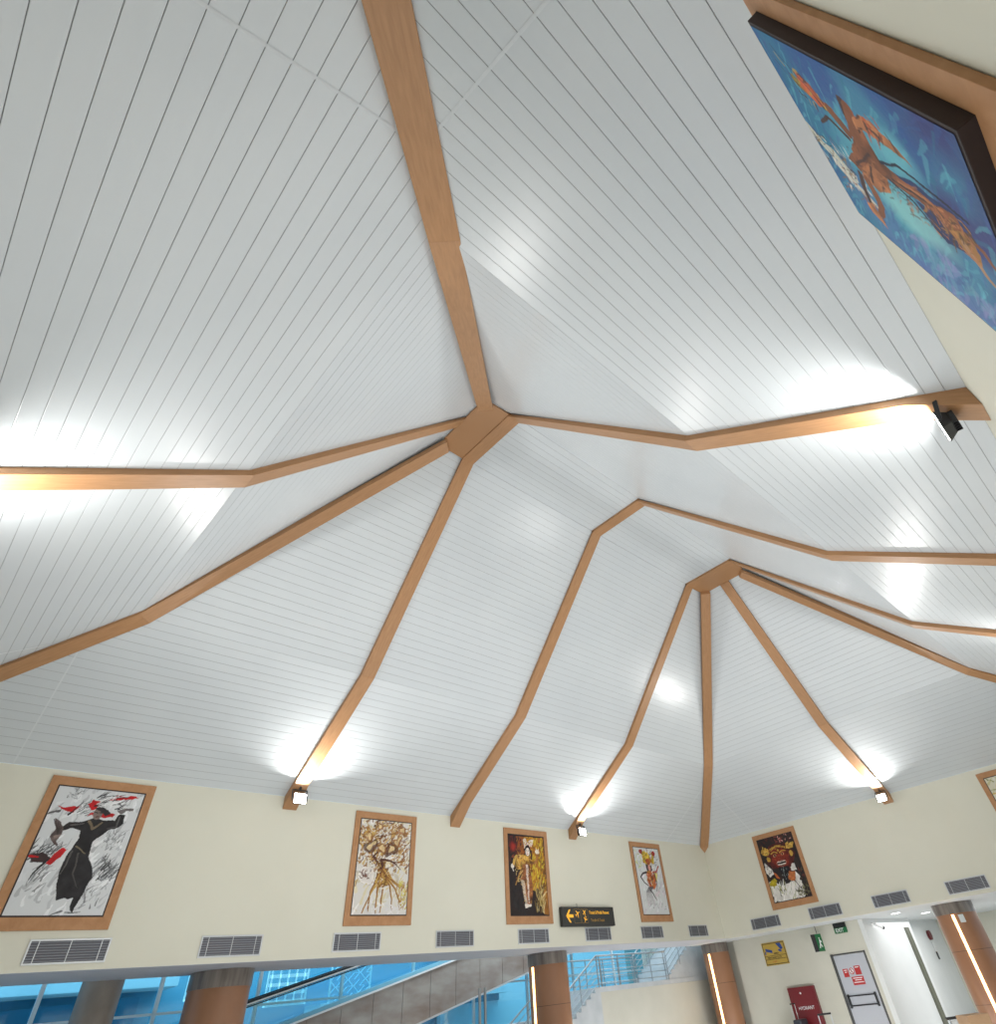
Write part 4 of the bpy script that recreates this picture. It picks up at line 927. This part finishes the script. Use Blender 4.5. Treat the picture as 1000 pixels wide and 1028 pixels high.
# camera on the white partition wall (plane y = 3.75, normal -y)
t = thing('security_camera', (17.9, 3.74, 2.9), 'small security camera at the top of the white partition wall', 'camera')
MB().tube((17.95, 3.748, 2.88), (17.95, 3.70, 2.88), .05, 14).build('mount', M['white'], t, smooth=True)
MB().tube((17.95, 3.70, 2.88), (18.02, 3.58, 2.80), .018, 8).build('arm', M['white'], t)
MB().tube((17.90, 3.62, 2.84), (18.28, 3.50, 2.72), .055, 14).build('barrel', M['white'], t, smooth=True)
MB().tube((18.28, 3.50, 2.72), (18.36, 3.475, 2.695), .06, 14).build('lens_hood', M['black'], t, smooth=True)
for x, y, lab in ((17.35, 2.4, 'round lit downlight in the lobby ceiling left of the column'), (20.6, 2.3, 'round lit downlight half hidden beside the right column capital')):
    t = thing('downlight', (x, y, ZB), lab, 'ceiling light')
    mb = MB(); n = 28
    for i in range(n):
        a, b = 2 * math.pi * i / n, 2 * math.pi * (i + 1) / n
        mb.poly([(x + r * math.cos(q), y + r * math.sin(q), ZB - .012) for r, q in ((.22, a), (.22, b), (.18, b), (.18, a))]); mb.poly([(x + .22 * math.cos(a), y + .22 * math.sin(a), ZB - .001), (x + .22 * math.cos(b), y + .22 * math.sin(b), ZB - .001), (x + .22 * math.cos(b), y + .22 * math.sin(b), ZB - .012), (x + .22 * math.cos(a), y + .22 * math.sin(a), ZB - .012)])
    mb.build('trim_ring', M['white'], t)
    MB().tube((x, y, ZB - .010), (x, y, ZB - .002), .18, n).build('diffuser', M['downlight'], t)
# alarm bell with pull handle on the recess wall
t = thing('alarm_bell', (27.0, 4.59, 2.3), 'maroon alarm bell with a cord and dark handle on the recess wall', 'alarm')
MB().tube((26.9, 4.598, 2.42), (26.9, 4.48, 2.42), .20, 24).build('bell', M['maroon'], t, smooth=True)
MB().tube((26.9, 4.55, 2.25), (26.9, 4.55, 1.75), .012, 8).build('cord', M['white'], t)
MB().tube((26.9, 4.55, 1.75), (26.9, 4.55, 1.45), .035, 10).build('handle', M['black'], t, smooth=True)
t = thing('blue_wall_sign', (28.9, -.2, 2.0), 'blue sign on the cream lobby wall at the right edge', 'sign')
MB().box(28.95, 28.998, -1.2, .62, 1.95, 2.32).build('panel', M['blue_sign'], t, bevel=.004)
MB().box(28.945, 28.949, -1.1, .45, 2.12, 2.15).build('white_line', M['white'], t)

# ------------------------------------------------------------------ suitcases and trolley
def suitcase(x, y, rot, label, col):
    t = thing('suitcase', (x, y, FZ), label, 'suitcase', None); t.rotation_euler = (0, 0, rot)
    loc = t.location.copy(); t.location = (0, 0, 0)
    MB().box(-.21, .21, -.13, .13, .06, .66).build('shell', col, t, bevel=.03)
    mb = MB()
    for sx in (-.17, .17):
        for sy in (-.09, .09): mb.tube((sx - .015, sy, .03), (sx + .015, sy, .03), .03, 12)
    build_each(mb, 14, 'wheel', M['black'], t)
    mb = MB()
    for sx in (-.12, .12): mb.tube((sx, .10, .66), (sx, .10, 1.0), .009, 8)
    build_each(mb, 10, 'telescopic_tube', M['alu'], t)
    MB().bar((-.135, .10, 1.01), (.135, .10, 1.01), .035, .03).build('handle', M['black'], t, bevel=.008)
    t.location = loc; t.scale = (1.38,) * 3
suitcase(7.55, 1.93, R(-62), 'dark suitcase with raised handle in front of the hydrant cabinet, right one', M['case'])
suitcase(16.4, 7.45, R(0), 'dark suitcase with raised handle at the left edge of the hydrant cabinet', M['case'])
t = thing('luggage_trolley', (6.0, -2.3, FZ), 'luggage trolley with dark handle bar at the lower right corner', 'trolley')
tl = t.location.copy(); t.location = (0, 0, 0); t.rotation_euler = (0, 0, R(-48))
mb = MB(); mb.box(-.28, .28, -.45, .35, .16, .20)
for sx in (-.26, .26): mb.tube((sx, .35, .2), (sx, .42, 1.0), .014, 8)
mb.build('frame', M['steel'], t)
MB().tube((-.32, .42, 1.0), (.32, .42, 1.0), .022, 10).build('handle_bar', M['black'], t)
mb = MB()
for sx, sy in ((-.24, -.38), (.24, -.38), (-.24, .3), (.24, .3)): mb.tube((sx - .02, sy, .075), (sx + .02, sy, .075), .075, 14)
build_each(mb, 16, 'wheel', M['black'], t)
t.location = tl; t.scale = (1.2,) * 3
o = MB().box(-.2, .2, -.2, .25, .203, 1.04).build('cardboard_box', M['card'], bevel=.005)
o.location = tl; o.scale = (1.2,) * 3; o.rotation_euler = (0, 0, R(-48)); tag(o, 'tall brown cardboard box standing on the luggage trolley', 'box')

# ------------------------------------------------------------------ area lights added as fill
def area(name, loc, rot, sx, sy, e, col=(1, 1, 1)):
    ld = bpy.data.lights.new(name, 'AREA'); ld.shape = 'RECTANGLE'; ld.size = sx; ld.size_y = sy; ld.energy = e; ld.color = col
    o = bpy.data.objects.new(name, ld); C.objects.link(o); o.location = loc; o.rotation_euler = rot
    return o
area('hall_fill', (-1, -.5, .25), (R(180), 0, 0), 20, 13, 1000, (.97, .985, 1))  # unseen fill added near the floor, stands in for floor bounce
area('stair_fill', (10.5, 8.8, -.62), (R(120), 0, 0), 10, .5, 170)  # unseen low fill added to brighten the stairwell wall
area('lobby_fill', (13.6, 3, -.62), (0, R(-120), 0), .5, 9, 170)  # added out of view to lift the lower east wall
area('lobby_top_fill', (22, 0, 2.9), (0, 0, 0), 8, 8, 330)  # added area light brightening the lobby, no fixture of its own
area('stair_top_fill', (8, 14, 5.0), (0, 0, 0), 16, 3, 420, (.8, .93, 1))  # overhead fill added for the stairs and landing
area('outside_fill', (0, 17, 8.5), (R(22), 0, 0), 40, 2, 1700, (.9, .96, 1))  # added area light aimed at the outside wall and screens

W = bpy.data.worlds.new('World'); bpy.context.scene.world = W; W.use_nodes = True
W.node_tree.nodes['Background'].inputs[0].default_value = (.62, .82, 1, 1); W.node_tree.nodes['Background'].inputs[1].default_value = 1.0

# ------------------------------------------------------------------ camera
cd = bpy.data.cameras.new('Camera'); cam = bpy.data.objects.new('Camera', cd); C.objects.link(cam)
yaw, pit, rol, f = .8542, .7252, -.1305, 563.88
F = Vector((math.sin(yaw) * math.cos(pit), math.cos(yaw) * math.cos(pit), math.sin(pit)))
Rv = Vector((math.cos(yaw), -math.sin(yaw), 0)); U = Rv.cross(F)
R2 = math.cos(rol) * Rv + math.sin(rol) * U; U2 = -math.sin(rol) * Rv + math.cos(rol) * U
from mathutils import Matrix
m = Matrix((( R2.x, U2.x, -F.x, -12.502), (R2.y, U2.y, -F.y, -8.042), (R2.z, U2.z, -F.z, 1.6), (0, 0, 0, 1)))
cam.matrix_world = m
cd.sensor_fit = 'HORIZONTAL'; cd.sensor_width = 36; cd.lens = f / 1000 * 36
cd.shift_x = (500 - 554.53) / 1000; cd.shift_y = (505.9 - 514) / 1000
cd.clip_start = .05; cd.clip_end = 200
sc = bpy.context.scene; sc.camera = cam
sc.view_settings.view_transform = 'Standard'; sc.view_settings.look = 'None'; sc.view_settings.exposure = .09
